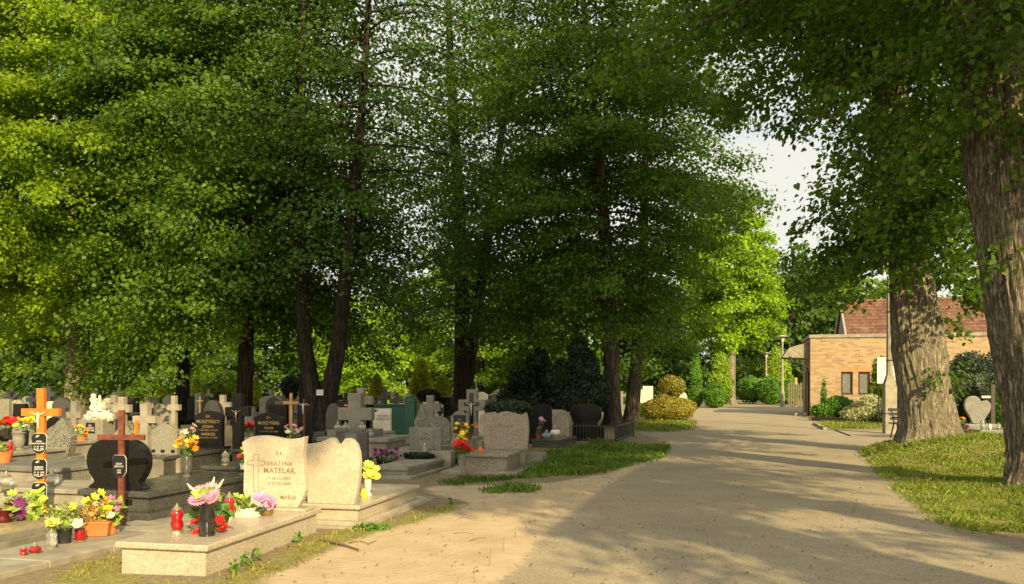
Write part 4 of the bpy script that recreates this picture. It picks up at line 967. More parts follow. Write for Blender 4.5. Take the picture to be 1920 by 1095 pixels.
# small crosses with figures
def wood_cross(label, px, Y, top, w, mat, name='wooden_cross', tk=.05, ay=.76, fig=None, base=0, z0=0):
    h = ZY(top, Y); W = w / FPX * Y; r = empty(name, label, 'grave cross', (XY(px, Y), Y, 0), RZ)
    MB().box(-tk / 2, tk / 2, -tk * .4, tk * .4, z0 - .05, h).build('post', mat, r, .003)
    MB().box(-W / 2, W / 2, -tk * .4 - .012, tk * .4 + .012, h * ay - tk / 2, h * ay + tk / 2).build('arm', mat, r, .003)
    if fig: christ(r, (0, -tk * .4 - .03, h * ay - .2), .24, fig)
    return r
wood_cross('pale wooden cross right of the arched black headstones', 546, 19, 737, 30, WOOD_P, tk=.06, ay=.85)
wood_cross('thin reddish wooden cross with a pale Christ left of the forked trunk', 570, 19, 748, 26, RUST, tk=.04, ay=.9, fig=WHITEP)
wood_cross('slim golden cross on a dark pillar behind the left black headstone', 375, 19.5, 744, 12, GOLDM, tk=.03, ay=.93)
head('dark narrow pillar behind the slim golden cross', 368, 381, 737, 20, G_DGREY, 'rect', .15, .1, slab=False)
head('dark rounded headstone behind the left arched black one', 380, 420, 750, 20, G_DGREY, 'round', .15, .1)
head('dark striped monument with a little lantern in front of the forked trunk', 560, 583, 760, 20, G_BLACK, 'rect', .2, .1)
head('grey tapered headstone behind the red flowers', 455, 478, 768, 18, G_GREY, 'rect', .12, .1)
wood_cross('small orange wooden cross lying low behind the brown cross', 256, 17.5, 788, 34, WOOD_O, tk=.06, ay=.62)

# ---- big orange cross with plates
Yo = 10.3; xo = XY(78, Yo)
oc = empty('wooden_cross', 'varnished orange wooden cross hung with three black name plates', 'grave cross', (xo, Yo, 0), R(-4))
MB().box(-.046, .046, -.03, .03, -.05, ZY(728, Yo)).build('post', WOOD_O, oc, .004)
MB().box(-.235, .235, -.038, .026, ZY(780, Yo), ZY(766, Yo)).build('arm', WOOD_O, oc, .004)
christ(oc, (-.01, -.055, ZY(803, Yo)), .20, WHITEP)
def plate(parent, z0, w, h, lines, x=0, y=-.045, rim=WHITEP, palm=True, yr=.012):
    c = .24; pts = [(-.5 + c, 0), (.5 - c, 0), (.5, .22), (.5, .84), (.5 - c * .6, 1), (-.5 + c * .6, 1), (-.5, .84), (-.5, .22)]
    if palm: pts = [(0, -.03), (.26, .04), (.47, .22), (.5, .84), (.36, 1), (-.36, 1), (-.5, .84), (-.47, .22), (-.26, .04)]
    r = MB().prism([(a * (w + .007), b * (h + .007) - .0035) for a, b in pts], 0, .008).build('plate_rim', rim, parent, loc=(x, y + .001, z0))
    p = MB().prism([(a * w, b * h) for a, b in pts], -.006, 0).build('name_plate', BLACKP, parent, loc=(x, y, z0))
    for s, bd, fz in lines: text(s, bd, rim, p, (0, -.0075, fz * h), bd * .25)
    if palm:
        mb = MB()
        for k in range(7): a = R(20 + 16 * k); mb.prism([(0 - .03, 0), (.02 * math.cos(a) - .03 + .008, .02 * math.sin(a)), (.06 * math.cos(a * .5) - .03, .035 * math.sin(a))], -.0005, .0005)
        mb.build('palm_emblem', rim, p, loc=(-.01, -.0078, h * .80))
        mb = MB(); mb.tube([(-.06, 0, .02), (-.03, 0, .006), (0, 0, 0), (.03, 0, .006), (.06, 0, .02)], .004, 5); mb.build('emblem_arc', rim, p, loc=(0, -.008, h * .12))
    return p
plate(oc, ZY(849, Yo), .18, .235, [('ANNA', .026, .60), ('KOWALEWSKA', .024, .49), ('12  03  1931', .026, .33), ('21  05  2011', .026, .22)])
plate(oc, ZY(897, Yo), .18, .235, [('BARBARA', .026, .60), ('JAROCKA', .026, .49), ('19  10  1958', .026, .33), ('12  06  2012', .026, .22)])
plate(oc, ZY(938, Yo), .18, .215, [('JAN', .026, .60)], palm=True)
# ---- brown cross
Yb = 9.4
bcx = empty('metal_cross', 'red-brown iron cross with an octagonal black name plate', 'grave cross', (XY(228, Yb), Yb, 0), R(-6))
MB().box(-.032, .032, -.02, .02, -.05, ZY(769, Yb)).build('post', RUST, bcx, .003)
MB().box(-.27, .27, -.026, .016, ZY(825, Yb), ZY(815, Yb)).build('arm', RUST, bcx, .003)
plate(bcx, ZY(893, Yb), .155, .235, [('JÓZEF', .026, .60), ('JAROCKI', .026, .48), ('1922', .024, .30), ('2006', .024, .2)], palm=False, rim=plain('silver_paint', (.5, .48, .4), .4, bs=0))

# ---------------------------------------------------------------- flowers, vases, lanterns
def bloom_mesh(key, r, petals, layers, mat, cup=.35, wide=.5, centre=None):
    if key in BL: return BL[key]
    mb = MB()
    for l in range(layers):
        q = 1 - l * .8 / max(1, layers); up = cup + (1.0 - cup) * l / max(1, layers)
        for k in range(petals):
            a = 2 * math.pi * (k + .5 * (l % 2)) / petals + l * .2
            d = Vector((math.cos(a), math.sin(a), 0)); s = Vector((-d.y, d.x, 0)); L = r * q
            w = wide * L * (6 / petals) ** .7
            z = lambda t: up * L * t * t + .12 * L * l
            V = [(0, 0, z(0)), tuple(d * L * .55 + s * w + Vector((0, 0, z(.6)))), tuple(d * L + Vector((0, 0, z(1)))), tuple(d * L * .55 - s * w + Vector((0, 0, z(.6))))]
            mb.add(V, [(0, 1, 2, 3)])
    me = bpy.data.meshes.new('flower'); me.from_pydata(mb.v, [], mb.f); me.materials.append(mat); BL[key] = me
    return me
BL = {}
def leaves_mesh(name, n, spread, h, size, mat, seed, flat=.6, z0=0):
    rng = np.random.default_rng(seed); a = rng.uniform(0, 6.28, n); r = spread * rng.uniform(.1, 1, n) ** .6
    P = np.stack([r * np.cos(a) * .7, r * np.sin(a) * .7, z0 + h * rng.uniform(0, 1, n)], 1); D = np.stack([np.cos(a), np.sin(a), np.full(n, .6)], 1)
    V, F = leaf_arrays(P, D, size, rng, tilt=flat, droop=0)
    # stems
    TV, TF, off = [V], [F], len(V)
    for k in range(min(14, n)):
        v, f = tube_arr([(0, 0, z0 - .06), tuple(P[k] * .6), tuple(P[k])], .003, 4); TV.append(v); TF.append(f + off); off += len(v)
    return mesh_arrays(name, np.concatenate(TV), [np.concatenate(TF)], mat)
def bouquet(label, loc, blooms, spread=.1, h=.12, leaf=.05, leafm=STEMG, n=40, seed=1, name='flower_bouquet', extra=None):
    """blooms: (dx,dy,dz,key,radius,petals,layers,mat,cup)"""
    rt = empty(name, label, 'flowers', loc, 0)
    link('leaves', leaves_mesh('leaves', n, spread, h, leaf, leafm, seed), rt)
    rg = random.Random(seed)
    for dx, dy, dz, r, pt, ly, m, cup in blooms:
        me = bloom_mesh((m.name, r, pt, ly, cup), r, pt, ly, m, cup)
        o = link('flower', me, rt, (dx, dy, dz)); o.rotation_euler = (R(rg.uniform(25, 70)), R(rg.uniform(-25, 25)), rg.uniform(-.5, .5))
    return rt
def vase(label, loc, s, mat, prof_=None, name='flower_vase'):
    pf = prof_ or [(.30, 0), (.32, .04), (.2, .12), (.28, .3), (.34, .55), (.3, .75), (.33, .92), (.4, 1), (.36, 1), (.28, .9)]
    rt = MB().lathe([(r * s, z * s) for r, z in pf], n=20).build(name, mat, None, smooth=True, loc=loc); return tag(rt, label, 'vase')
def lantern(label, loc, h, w, glass, kind=0, name='grave_candle', group=None):
    rt = empty(name, label, 'candle lantern', loc, 0, group)
    if kind == 0: gp = [(.34, .0), (.5, .08), (.55, .2), (.42, .34), (.5, .46), (.55, .56), (.4, .66)]
    elif kind == 1: gp = [(.3, .0), (.62, .12), (.7, .28), (.6, .44), (.3, .56)]
    else: gp = [(.46, .0), (.5, .06), (.48, .3), (.5, .6), (.4, .68)]
    b = .12
    MB().lathe([(.5 * w, 0), (.52 * w, b * .4 * h), (.36 * w, b * h)], n=16).build('foot', TIN, rt, smooth=True)
    MB().lathe([(r * w, b * h + z * h) for r, z in gp], n=18).build('glass_body', glass, rt, smooth=True)
    zt = gp[-1][1] + b
    MB().lathe([(.42 * w, zt * h), (.44 * w, (zt + .04) * h), (.25 * w, (zt + .1) * h), (.12 * w, (zt + .15) * h), (.05 * w, h), (.01 * w, h * 1.01)], n=16).build('lid', TIN, rt, smooth=True)
    return rt
def on1(px, py, z=.27): x, y = G(px, py, z); return (x, y, z)
# on the front tomb
vase('large black stone vase on the front tomb', on1(388, 1004), .30, BLK_CER, [(.24, 0), (.245, .07), (.18, .12), (.19, .2), (.24, .36), (.24, .55), (.21, .8), (.23, .96), (.25, 1), (.2, .98)])
bx, by, _ = on1(388, 1004)
bq = bouquet('big pale pink chrysanthemums with long white buds in the black vase', (bx, by, .57), [(-.04, -.08, .03, .10, 20, 3, P_LPINK, .15), (.06, -.03, .045, .085, 18, 3, P_LPINK, .15), (-.05, 0, .085, .085, 18, 3, P_LPINK, .2), (.03, .03, .10, .08, 16, 3, P_LPINK, .3)], .12, .12, .09, STEML, 18, 3)
for ax, az in ((-.17, .16), (.07, .22), (.15, .2)): MB().tube([(ax * .3, 0, .06), (ax * .8, -.01, az * .75), (ax, -.01, az)], [.006, .014, .004], 6).build('bud', P_WHT, bq, smooth=True)
wv = bouquet('wreath of red roses and green leaves lying behind the black vase', (bx - .02, by + .16, .27), [(-.12, -.05, .10, .05, 7, 4, P_RED, .5), (-.07, -.06, .03, .055, 7, 4, P_RED, .5), (.1, -.06, .12, .05, 7, 4, P_RED, .5), (.12, -.03, .04, .055, 7, 4, P_RED, .5), (-.02, .0, .15, .05, 7, 4, P_RED, .5), (-.1, -.08, -.0, .05, 7, 4, P_RED, .3), (.04, -.02, .12, .045, 7, 4, P_RED, .5)], .22, .22, .09, STEMG, 60, 4, name='flower_wreath')
lantern('red glass lantern with gilt lid at the left of the front tomb', on1(332, 1000), .27, .105, RED_GL)
lantern('red glass lantern with gilt lid to the right of the black vase', on1(430, 973), .27, .10, RED_GL)
mb = MB(); mb.ell((0, 0, .03), (.10, .05, .055), 14, 9, .9, 7.3)
tag(mb.build('white_stone', WHITE_ST, None, smooth=True, loc=on1(462, 970)), 'small rough white stone lying on the front tomb', 'stone')
x, y, _ = on1(500, 966)
tag(MB().lathe([(.05, 0), (.07, .02), (.075, .06), (.07, .065)], n=16).build('flower_bowl', GOLDM, None, smooth=True, loc=(x, y, .27)), 'low gilt bowl in front of the inscribed headstone', 'bowl')
bouquet('two large pink blooms with broad dark green leaves in the gilt bowl', (x, y, .33), [(-.06, -.03, .12, .085, 14, 3, P_PINK, .3), (.05, -.05, .06, .10, 6, 2, P_PINK, .25), (.0, 0, .1, .06, 12, 2, P_PINK, .3)], .13, .07, .12, STEMD, 16, 8)
bouquet('thin yellow-green sprigs beside the second red lantern', (*on1(452, 962)[:2], .27), [(0, 0, .17, .03, 6, 1, P_YEL, .3)], .13, .17, .07, STEML, 50, 9)
# behind the blank stone
x, y = XY(686, 10.3), 10.45
vase('slim white urn vase on the tomb with the notched stone', (x, y, .25), .20, WHT_CER, [(.22, 0), (.22, .1), (.12, .2), (.2, .5), (.22, .8), (.26, 1), (.2, .97)])
bouquet('lemon yellow chrysanthemums in the white urn', (x + .03, y, .46), [(a * .05, b * .03, .02 + c * .045, .055, 9, 2, P_LYEL, .4) for a, b, c in ((0, 0, 3), (-1, -1, 2), (1, -1, 1), (1.4, 0, 2), (0, -2, 1), (.7, -1, .2), (-.6, -1, 3.4), (1.7, -1, 0), (-.9, -1, .5))], .09, .1, .05, STEMG, 20, 10)
tag(MB().lathe([(.035, 0), (.045, .02), (.03, .1)], n=12).build('yellow_candle', plain('yellow_wax', (.8, .6, .02), .5, bs=0), None, loc=(x - .02, y - .16, .25)), 'short yellow candle at the foot of the white urn', 'candle')
# orange tulips in dark urn on dark tomb
x, y = XY(350, 11.5), 11.5
vase('dark glazed urn on the end of the dark granite tomb', (x, y, .37), .29, plain('grey_glaze', (.09, .085, .075), .2, bs=0, coat=.6), [(.2, 0), (.2, .05), (.13, .1), (.24, .25), (.26, .6), (.25, .85), (.3, 1), (.24, .97)])
bouquet('orange tulips in the dark urn', (x + .01, y, .67), [(a * .06, b * .04, .04 + c * .05, .05, 6, 2, m, 1.0) for a, b, c, m in ((-2, 0, 2, P_ORG), (-1, -1, 3, P_ORG), (0, 0, 2.2, P_YEL), (1.2, -1, 2.6, P_ORG), (2, 0, 1.7, P_ORG), (2.2, -1, .6, P_ORG), (-1.3, -1, 1.4, P_ORG), (.6, -1, 1.2, P_ORG), (-2.2, -1, .9, P_YEL), (1.6, 0, 3.2, P_YEL))], .15, .14, .07, STEMG, 45, 12)
# left strip
def st(px, py): x, y = G(px, py, .055); return (x, y, .055)
lantern('small red votive candle, the left of the pair on the paving strip', st(44, 1042), .085, .06, RED_GL, 0)
lantern('squat round red glass candle right of the smaller red votive', st(65, 1038), .10, .085, RED_GL, 1)
lantern('clear glass lantern on the paving strip under the pale yellow lily', st(97, 1028), .19, .085, CLR_GL, 0)
lantern('tall ruby lantern between the dark pot and the orange planter', st(150, 1015), .17, .10, RED_GL, 2)
lantern('clear glass lantern standing on the pale tomb behind the orange cross', (XY(97, 11.1), 11.1, .28), .22, .13, CLR_GL, 1)
lantern('clear bulbous lantern at the far left on the pale tomb', (XY(12, 10.9), 10.9, .28), .22, .14, CLR_GL, 1)
lantern('dark red lantern at the left edge beside the purple roses', (XY(6, 8.9), 8.9, .12), .26, .15, DRED_GL, 0)
x, y, z = st(97, 1026)
bouquet('pale yellow lily over the clear lantern', (x + .0, y + .05, .24), [(0, -.03, .03, .075, 6, 2, P_LYEL, .5), (-.04, 0, .04, .05, 6, 1, P_LYEL, .5)], .1, .04, .05, STEML, 12, 14)
x, y, z = st(121, 1018)
pt = empty('potted_plant', 'dark plastic pot with a wispy green plant and a white-green lily', 'potted plant', (x, y, z))
MB().lathe([(.055, 0), (.07, .13), (.075, .135), (.065, .13)], n=18).build('pot', BLK_PL, pt, smooth=True)
link('leaves', leaves_mesh('leaves', 120, .2, .26, .05, STEML, 15, z0=.13), pt)
o = link('flower', bloom_mesh('lilyw', .06, 5, 2, P_WHT, .5), pt, (.15, -.04, .19)); o.rotation_euler = (R(50), R(20), 0)
o = link('flower', bloom_mesh('yel1', .05, 6, 2, P_YEL, .5), pt, (.06, .05, .34)); o.rotation_euler = (R(50), 0, 0)
x, y, z = st(179, 1006)
pl = empty('flower_planter', 'orange ribbed planter box full of yellow daffodils and dry orange sprigs', 'planter', (x, y + .06, z), R(8))
mb = MB(); mb.add([(-.10, -.055, 0), (.10, -.055, 0), (.10, .055, 0), (-.10, .055, 0), (-.12, -.075, .13), (.12, -.075, .13), (.12, .075, .13), (-.12, .075, .13)], [(0, 3, 2, 1), (4, 5, 6, 7), (0, 1, 5, 4), (1, 2, 6, 5), (2, 3, 7, 6), (3, 0, 4, 7)])
mb.build('box', TERRAC, pl, .004); mb = MB().box(-.13, .13, -.085, .085, .13, .15); mb.build('rim', TERRAC, pl, .004)
rb_ = MB()
for k in range(12): xx = -.1 + .2 * k / 11; rb_.tube([(xx, -.0565, .01), (xx * 1.18, -.0755, .12)], .003, 4)
rb_.build('ribs', TERRAC, pl)
link('leaves', leaves_mesh('leaves', 130, .17, .2, .045, plain('dry_orange_leaf', (.55, .3, .06), .7, var=.5, scale=25, bs=0), 16, z0=.15), pl); link('leaves', leaves_mesh('leaves', 60, .2, .2, .07, STEML, 17, z0=.15), pl)
for k, (a, b, c, m, r) in enumerate(((-.10, -.04, .36, P_YEL, .05), (-.02, -.06, .40, P_YEL, .05), (.06, -.02, .38, P_YEL, .055), (.10, -.05, .27, P_YEL, .065), (.0, -.06, .31, P_WHT, .05), (-.12, -.02, .28, P_YEL, .045), (.14, -.04, .2, P_WHT, .05), (.02, 0, .44, P_YEL, .045), (-.06, 0, .33, P_WHT, .04), (-.16, -.05, .2, P_RED, .035))):
    o = link('flower', bloom_mesh(('pl', m.name, r), r, 6, 2, m, .5), pl, (a, b, c)); o.rotation_euler = (R(40 + 10 * (k % 3)), R(-20 + 13 * (k % 4)), k)
x, y, z = st(208, 1000)
pp = empty('potted_plant', 'small round orange pot with pink tulips and a broad green leaf', 'potted plant', (x, y, z))
MB().lathe([(.05, 0), (.065, .11), (.07, .115), (.06, .11)], n=16).build('pot', TERRAC, pp, smooth=True)
link('leaves', leaves_mesh('leaves', 60, .16, .2, .08, STEML, 18, z0=.11), pp)
for k, (a, b, c) in enumerate(((-.03, -.03, .30), (.04, -.04, .26), (.08, -.02, .31), (.0, 0, .35), (.10, -.03, .24))):
    o = link('flower', bloom_mesh('ptul', .05, 6, 2, P_LPINK, .8), pp, (a, b, c)); o.rotation_euler = (R(30), R(15 * (k - 2)), k)
vase('little clear tumbler beside the foot of the brown cross', st(219, 998), .10, CLR_GL, [(.25, 0), (.3, .9), (.3, 1), (.27, .95)])
# earth grave flowers
bouquet('purple artificial roses with green leaves on the earth grave', (XY(46, 9.1), 9.05, .12), [(.0, -.03, .24, .07, 9, 4, P_PUR, .5), (.02, -.05, .12, .08, 9, 4, P_PUR, .5), (-.14, -.02, .19, .05, 8, 3, P_RED, .5), (-.10, 0, .32, .055, 7, 3, P_LIME, .6), (.12, -.02, .2, .03, 6, 2, P_YEL, .5)], .2, .3, .10, STEML, 60, 20)
bouquet('lime green orchids below the lowest black plate', (XY(76, 9.4), 9.4, .14), [(-.03, -.03, .27, .075, 5, 1, P_LIME, .1), (.03, -.05, .20, .08, 5, 1, P_LIME, .1), (.0, -.05, .12, .07, 5, 1, P_LIME, .1), (.03, -.04, .31, .06, 5, 1, P_LIME, .1), (.05, -.03, .04, .06, 5, 1, P_LIME, .1)], .1, .2, .06, STEML, 24, 21)
bouquet('tangle of dry stalks on the earth grave right of the lime orchids', (XY(125, 9.2), 9.2, .1), [], .28, .22, .05, plain('dry_stalk', (.24, .22, .09), .8, var=.4, scale=25, bs=0), 150, 22)
# mid distance vases & flowers
def pot_flowers(label, px, Y, z, blooms, potmat=None, ph=.16, pr=.07, leafm=STEMG, seed=1, spread=.12):
    rt = empty('potted_flowers', label, 'potted flowers', (XY(px, Y), Y, z))
    if potmat: MB().lathe([(pr * .75, 0), (pr, ph), (pr * 1.05, ph), (pr * .9, ph * .95)], n=14).build('pot', potmat, rt, smooth=True)
    link('leaves', leaves_mesh('leaves', 50, spread, .14, .06, leafm, seed, z0=ph), rt)
    rg = random.Random(seed)
    for k in range(blooms[0]):
        m, r = blooms[1][k % len(blooms[1])], blooms[2]
        o = link('flower', bloom_mesh((m.name, r, 8, 2), r, 8, 2, m, .5), rt, (rg.uniform(-spread, spread), rg.uniform(-.6, .1) * spread, ph + .06 + rg.uniform(0, .15))); o.rotation_euler = (R(rg.uniform(20, 60)), R(rg.uniform(-20, 20)), k)
    return rt
pot_flowers('purple chrysanthemums in a dark pot on the low concrete tomb', 728, 15.9, .02, (16, [P_PUR, plain('petal_magenta', (.3, .03, .2), .6, bs=0)], .055), BLK_PL, .17, .09, STEMG, 31, .17)
pot_flowers('magenta flowers half hidden behind the lemon chrysanthemums', 712, 16.3, .05, (6, [MATS['petal_magenta']], .05), BLK_PL, .14, .07, STEMG, 32, .1)
vase('grey stone vase beside the pinkish granite tomb', (XY(866, 15.0), 15.0, .04), .36, TERR, [(.24, 0), (.24, .05), (.17, .12), (.12, .25), (.17, .5), (.2, .8), (.24, 1), (.2, .97)])
pot_flowers('red roses with yellow daffodils in the grey stone vase', 866, 14.95, .38, (8, [P_RED, P_RED, P_ORG], .095), None, .0, .07, STEMG, 33, .17)
pot_flowers('yellow daffodils rising above the red roses', 866, 15.05, .56, (6, [P_YEL], .06), None, .0, .07, STEML, 34, .12)
rt = pot_flowers('yellow pansies in a brown box behind the pinkish headstone', 872, 17.6, .48, (14, [P_YEL, P_ORG], .045), plain('brown_pot', (.2, .07, .03), .6, bs=0), .13, .17, STEMG, 35, .24)
lantern('small orange-red candle on the front of the pinkish granite tomb', (XY(901, 15.5), 15.5, .36), .13, .09, plain('coral_glass', (.7, .14, .06), .2, bs=0), 2)
lantern('clear lantern standing on the tomb with three-panel stone', (XY(797, 16.3), 16.3, .20), .30, .09, CLR_GL, 0)
lantern('smoky glass lantern on the low dark slab behind the inscribed headstone', (XY(406, 12.9), 13.3, .36), .22, .12, GREY_GL, 0)
lantern('blue-white glass ball lantern on the dark slab tomb', (XY(1024, 22.3), 22.0, .22), .24, .17, BLUE_GL, 1)
lantern('white lidded tureen-like lantern on the dark slab tomb', (XY(1041, 22.6), 22.6, .22), .32, .2, WHT_CER, 1)
pot_flowers('pink flower leaning above the dark slab tomb', 1016, 22.5, .5, (3, [P_PINK], .07), None, .0, .07, STEMG, 36, .07)
pot_flowers('little red flower pot on the dark slab tomb', 1010, 22.2, .22, (2, [P_RED], .04), plain('red_pot', (.35, .04, .03), .5, bs=0), .12, .08, STEMG, 37, .06)
pot_flowers('bank of red flowers between the two arched black headstones', 465, 17.8, .62, (16, [P_RED], .085), None, .0, .07, STEMG, 38, .24)
pot_flowers('red and yellow posy left of the front inscribed headstone', 457, 12.6, .36, (5, [P_RED, P_YEL], .06), WHT_CER, .09, .06, STEMG, 39, .07)
pot_flowers('cream and pink flowers right of the second arched headstone', 552, 15.6, .55, (9, [P_WHT, P_LPINK], .06), G_DGREY, .1, .07, STEMG, 40, .17)
pot_flowers('cream and pink flowers above the orange tulips', 356, 14.5, .62, (5, [P_WHT, P_LPINK], .06), BLK_PL, .1, .08, STEMG, 41, .13)
pot_flowers('bank of red flowers at the left edge', 14, 15.0, .66, (14, [P_RED], .07), BLK_CER, .18, .07, STEMG, 42, .2)
pot_flowers('yellow flowers in a black vase left of the orange cross', 48, 14.6, .56, (10, [P_YEL, P_YEL, P_WHT], .06), BLK_CER, .26, .06, STEMG, 43, .17)
pot_flowers('yellow primroses in a red pot beside the rough speckled stone', 152, 17.0, .50, (9, [P_YEL, P_ORG], .055), TERRAC, .08, .12, STEML, 44, .16)
vase('slender grey vase beside the black vase of yellow flowers', (XY(35, 14.4), 14.4, .50), .3, TERR)
lantern('small red candle below the bank of red flowers at the left', (XY(19, 14.1), 14.1, .50), .2, .09, RED_GL, 2)
pot_flowers('orange-red planter at the left edge', 2, 13.0, .42, (3, [P_RED], .04), TERRAC, .17, .17, STEML, 45, .1)
for k, (px, lab) in enumerate(((633, 'leftmost clear lantern on the pale double tomb'), (648, 'clear lantern left of the cross-shaped stone'), (679, 'clear lantern right of the cross-shaped stone'), (694, 'bluish lantern at the right end of the pale double tomb'))):
    lantern(lab, (XY(px, 18.8), 18.8, .60 if k < 3 else .44), .2, .12, (CLR_GL, CLR_GL, CLR_GL, BLUE_GL)[k], 1)
pot_flowers('red ribboned flowers left of the cross-shaped stone', 650, 19.7, .9, (4, [P_RED, P_PINK], .07), None, .0, .07, STEMG, 46, .1)
pot_flowers('red gladioli right of the cross-shaped stone', 677, 19.7, 1.0, (4, [P_RED], .06), None, .0, .07, STEMG, 47, .06)
for k, px in enumerate((1813, 1842, 1856, 1872, 1886)):
    lantern(('small dark lantern left of the heart stone', 'clear lantern with a bluish lid in front of the heart stone', 'small white candle in the row before the heart stone', 'white candle right of the middle of the heart grave', 'large clear lantern at the right end of the heart grave')[k], (XY(px, 26.3 + .3 * (k % 2)), 26.3 + .3 * (k % 2), .22), (.2, .34, .22, .22, .4)[k], (.12, .12, .09, .09, .15)[k], (DRED_GL, BLUE_GL, WHT_CER, WHT_CER, CLR_GL)[k], 0)
pot_flowers('orange and yellow posy left of the heart stone', 1803, 27, .22, (5, [P_ORG, P_YEL], .07), BLK_CER, .15, .1, STEMG, 48, .15)
bush('ground_cover', 'green groundcover plants in the bed left of the pinkish headstone', (XY(895, 17.3), 17.3), [(0, 0, .12, .45, .4, .16), (-.4, .3, .1, .3, .3, .12)], 1800, .06, HEDGE, 61, 'plants', core=.5, stem=False)
bush('ground_cover', 'dark ivy heap at the foot of the three-panel headstone', (XY(785, 16.2), 16.2, ), [(0, 0, .25, .3, .12, .06)], 500, .05, YEW, 62, 'plants', core=.4, stem=False)

# ---------------------------------------------------------------- brick house
HX, HYY, HZ = 15.35, 43.9, -0.05
kk = .26; ang = -math.atan(kk)
hb = empty('brick_building', 'flat-roofed yellow brick building with two narrow windows and red tiled hall behind', 'building', (HX, HYY, 0), ang)
bm_, nt, out = new_mat('yellow_brick')
p = N(nt, 'ShaderNodeBsdfPrincipled', Roughness=.85)
tc = nt.nodes.new('ShaderNodeTexCoord'); sp = nt.nodes.new('ShaderNodeSeparateXYZ'); nt.links.new(tc.outputs['Object'], sp.inputs[0])
ad = N(nt, 'ShaderNodeMath', operation='ADD'); nt.links.new(sp.outputs[0], ad.inputs[0]); nt.links.new(sp.outputs[1], ad.inputs[1])
cb = nt.nodes.new('ShaderNodeCombineXYZ'); nt.links.new(ad.outputs[0], cb.inputs[0]); nt.links.new(sp.outputs[2], cb.inputs[1])
br = N(nt, 'ShaderNodeTexBrick', Scale=1.0); br.inputs['Brick Width'].default_value = .30; br.inputs['Row Height'].default_value = .10; br.inputs['Mortar Size'].default_value = .008
br.inputs['Color1'].default_value = (.34, .235, .13, 1); br.inputs['Color2'].default_value = (.17, .098, .056, 1); br.inputs['Mortar'].default_value = (.31, .245, .165, 1); br.inputs['Bias'].default_value = -.2
nt.links.new(cb.outputs[0], br.inputs['Vector'])
c = mixc(nt, ramp(nt, noise_tex(nt, 1.2, 5), [(.4, g3(0)), (.7, g3(.45))]), br.outputs[0], (.31, .235, .14))
nt.links.new(c, p.inputs['Base Color']); nt.links.new(bump(nt, br.outputs['Fac'], -.4, .01), p.inputs['Normal']); nt.links.new(p.outputs[0], out.inputs[0])
BRICK = bm_
WL, WD, WH = 12.5, 5.0, 4.02
win = [(1.48, 2.04), (2.30, 2.86)]; wz0, wz1 = 1.10, 2.28
mb = MB()     # front wall around the openings
xsq = [0, win[0][0], win[0][1], win[1][0], win[1][1], WL]
for i_ in range(5):
    if i_ in (1, 3): mb.box(xsq[i_], xsq[i_ + 1], 0, .3, HZ, wz0); mb.box(xsq[i_], xsq[i_ + 1], 0, .3, wz1, WH)
    else: mb.box(xsq[i_], xsq[i_ + 1], 0, .3, HZ, WH)
mb.box(0, .3, .3, 2.2, HZ, WH); mb.box(0, .3, 3.3, WD, HZ, WH); mb.box(0, .3, 2.2, 3.3, 2.3, WH); mb.box(.3, WL, WD - .3, WD, HZ, WH)
mb.build('wall', BRICK, hb)
MB().box(-.07, WL + .1, -.07, WD + .1, WH, WH + .17).build('roof_coping', CONC, hb, .01)
MB().box(.05, .1, 2.2, 3.3, 0, 2.3).build('door', plain('brown_door', (.06, .03, .02), .6), hb)
WINF = plain('dark_window_frame', (.05, .022, .014), .5, bs=0); GLS = plain('window_glass', (.03, .035, .035), .06, var=.1, bs=0, spec=.8)
CURT = plain('net_curtain', (.25, .25, .22), .9, var=.3, scale=14)
for a, b in win:
    f = MB().box(a, a + .08, .08, .16, wz0, wz1).box(b - .08, b, .08, .16, wz0, wz1).box(a + .08, b - .08, .08, .16, wz1 - .08, wz1).box(a + .08, b - .08, .08, .16, wz0, wz0 + .08).build('window', WINF, hb)
    MB().box(a + .08, b - .08, .115, .125, wz0 + .08, wz1 - .08).build('pane', GLS, f)
    cm = MB()
    for k in range(9):
        xx = a + .1 + k * (b - a - .2) / 9; cm.box(xx, xx + (b - a - .2) / 18, .112, .1145, wz0 + .1, wz1 - .12)
    cm.build('curtain', CURT, f)
    mb = MB()
    for k in range(9): mb.box(a - .04 + k * .095, a - .04 + k * .095 + .085, -.004, .0, wz1 + .0, wz1 + .24)
    mb.build('lintel', plain('lintel_brick', (.42, .2, .09), .85, var=.3, scale=10), hb)
# porch slab, drain pipe, step
mb = MB(); mb.add([(-.0, .4, 3.0), (-.0, 3.6, 3.0), (-1.35, 3.6, 3.05), (-1.35, .4, 3.05), (-.0, .4, 3.85), (-.0, 3.6, 3.85), (-1.0, 3.6, 3.55), (-1.0, .4, 3.55)], [(0, 1, 2, 3), (4, 7, 6, 5), (0, 3, 7, 4), (1, 5, 6, 2), (2, 6, 7, 3), (0, 4, 5, 1)])
mb.build('porch_canopy', CONC, hb, .01)
MB().tube([(-.95, .35, 3.1), (-.9, .35, 2.85), (-.45, .3, 2.7), (-.12, .25, 2.45), (-.08, .2, 2.2), (-.08, .2, .05)], .045, 8).build('drain_pipe', BLK_PL, hb)
MB().box(-.75, -.01, .3, 2.0, -.02, .14).build('step', CONC, hb, .01)
MB().box(-.03, -.005, .7, 1.1, 1.2, 2.0).build('notice_case', plain('red_brown_case', (.14, .04, .03), .5), hb)
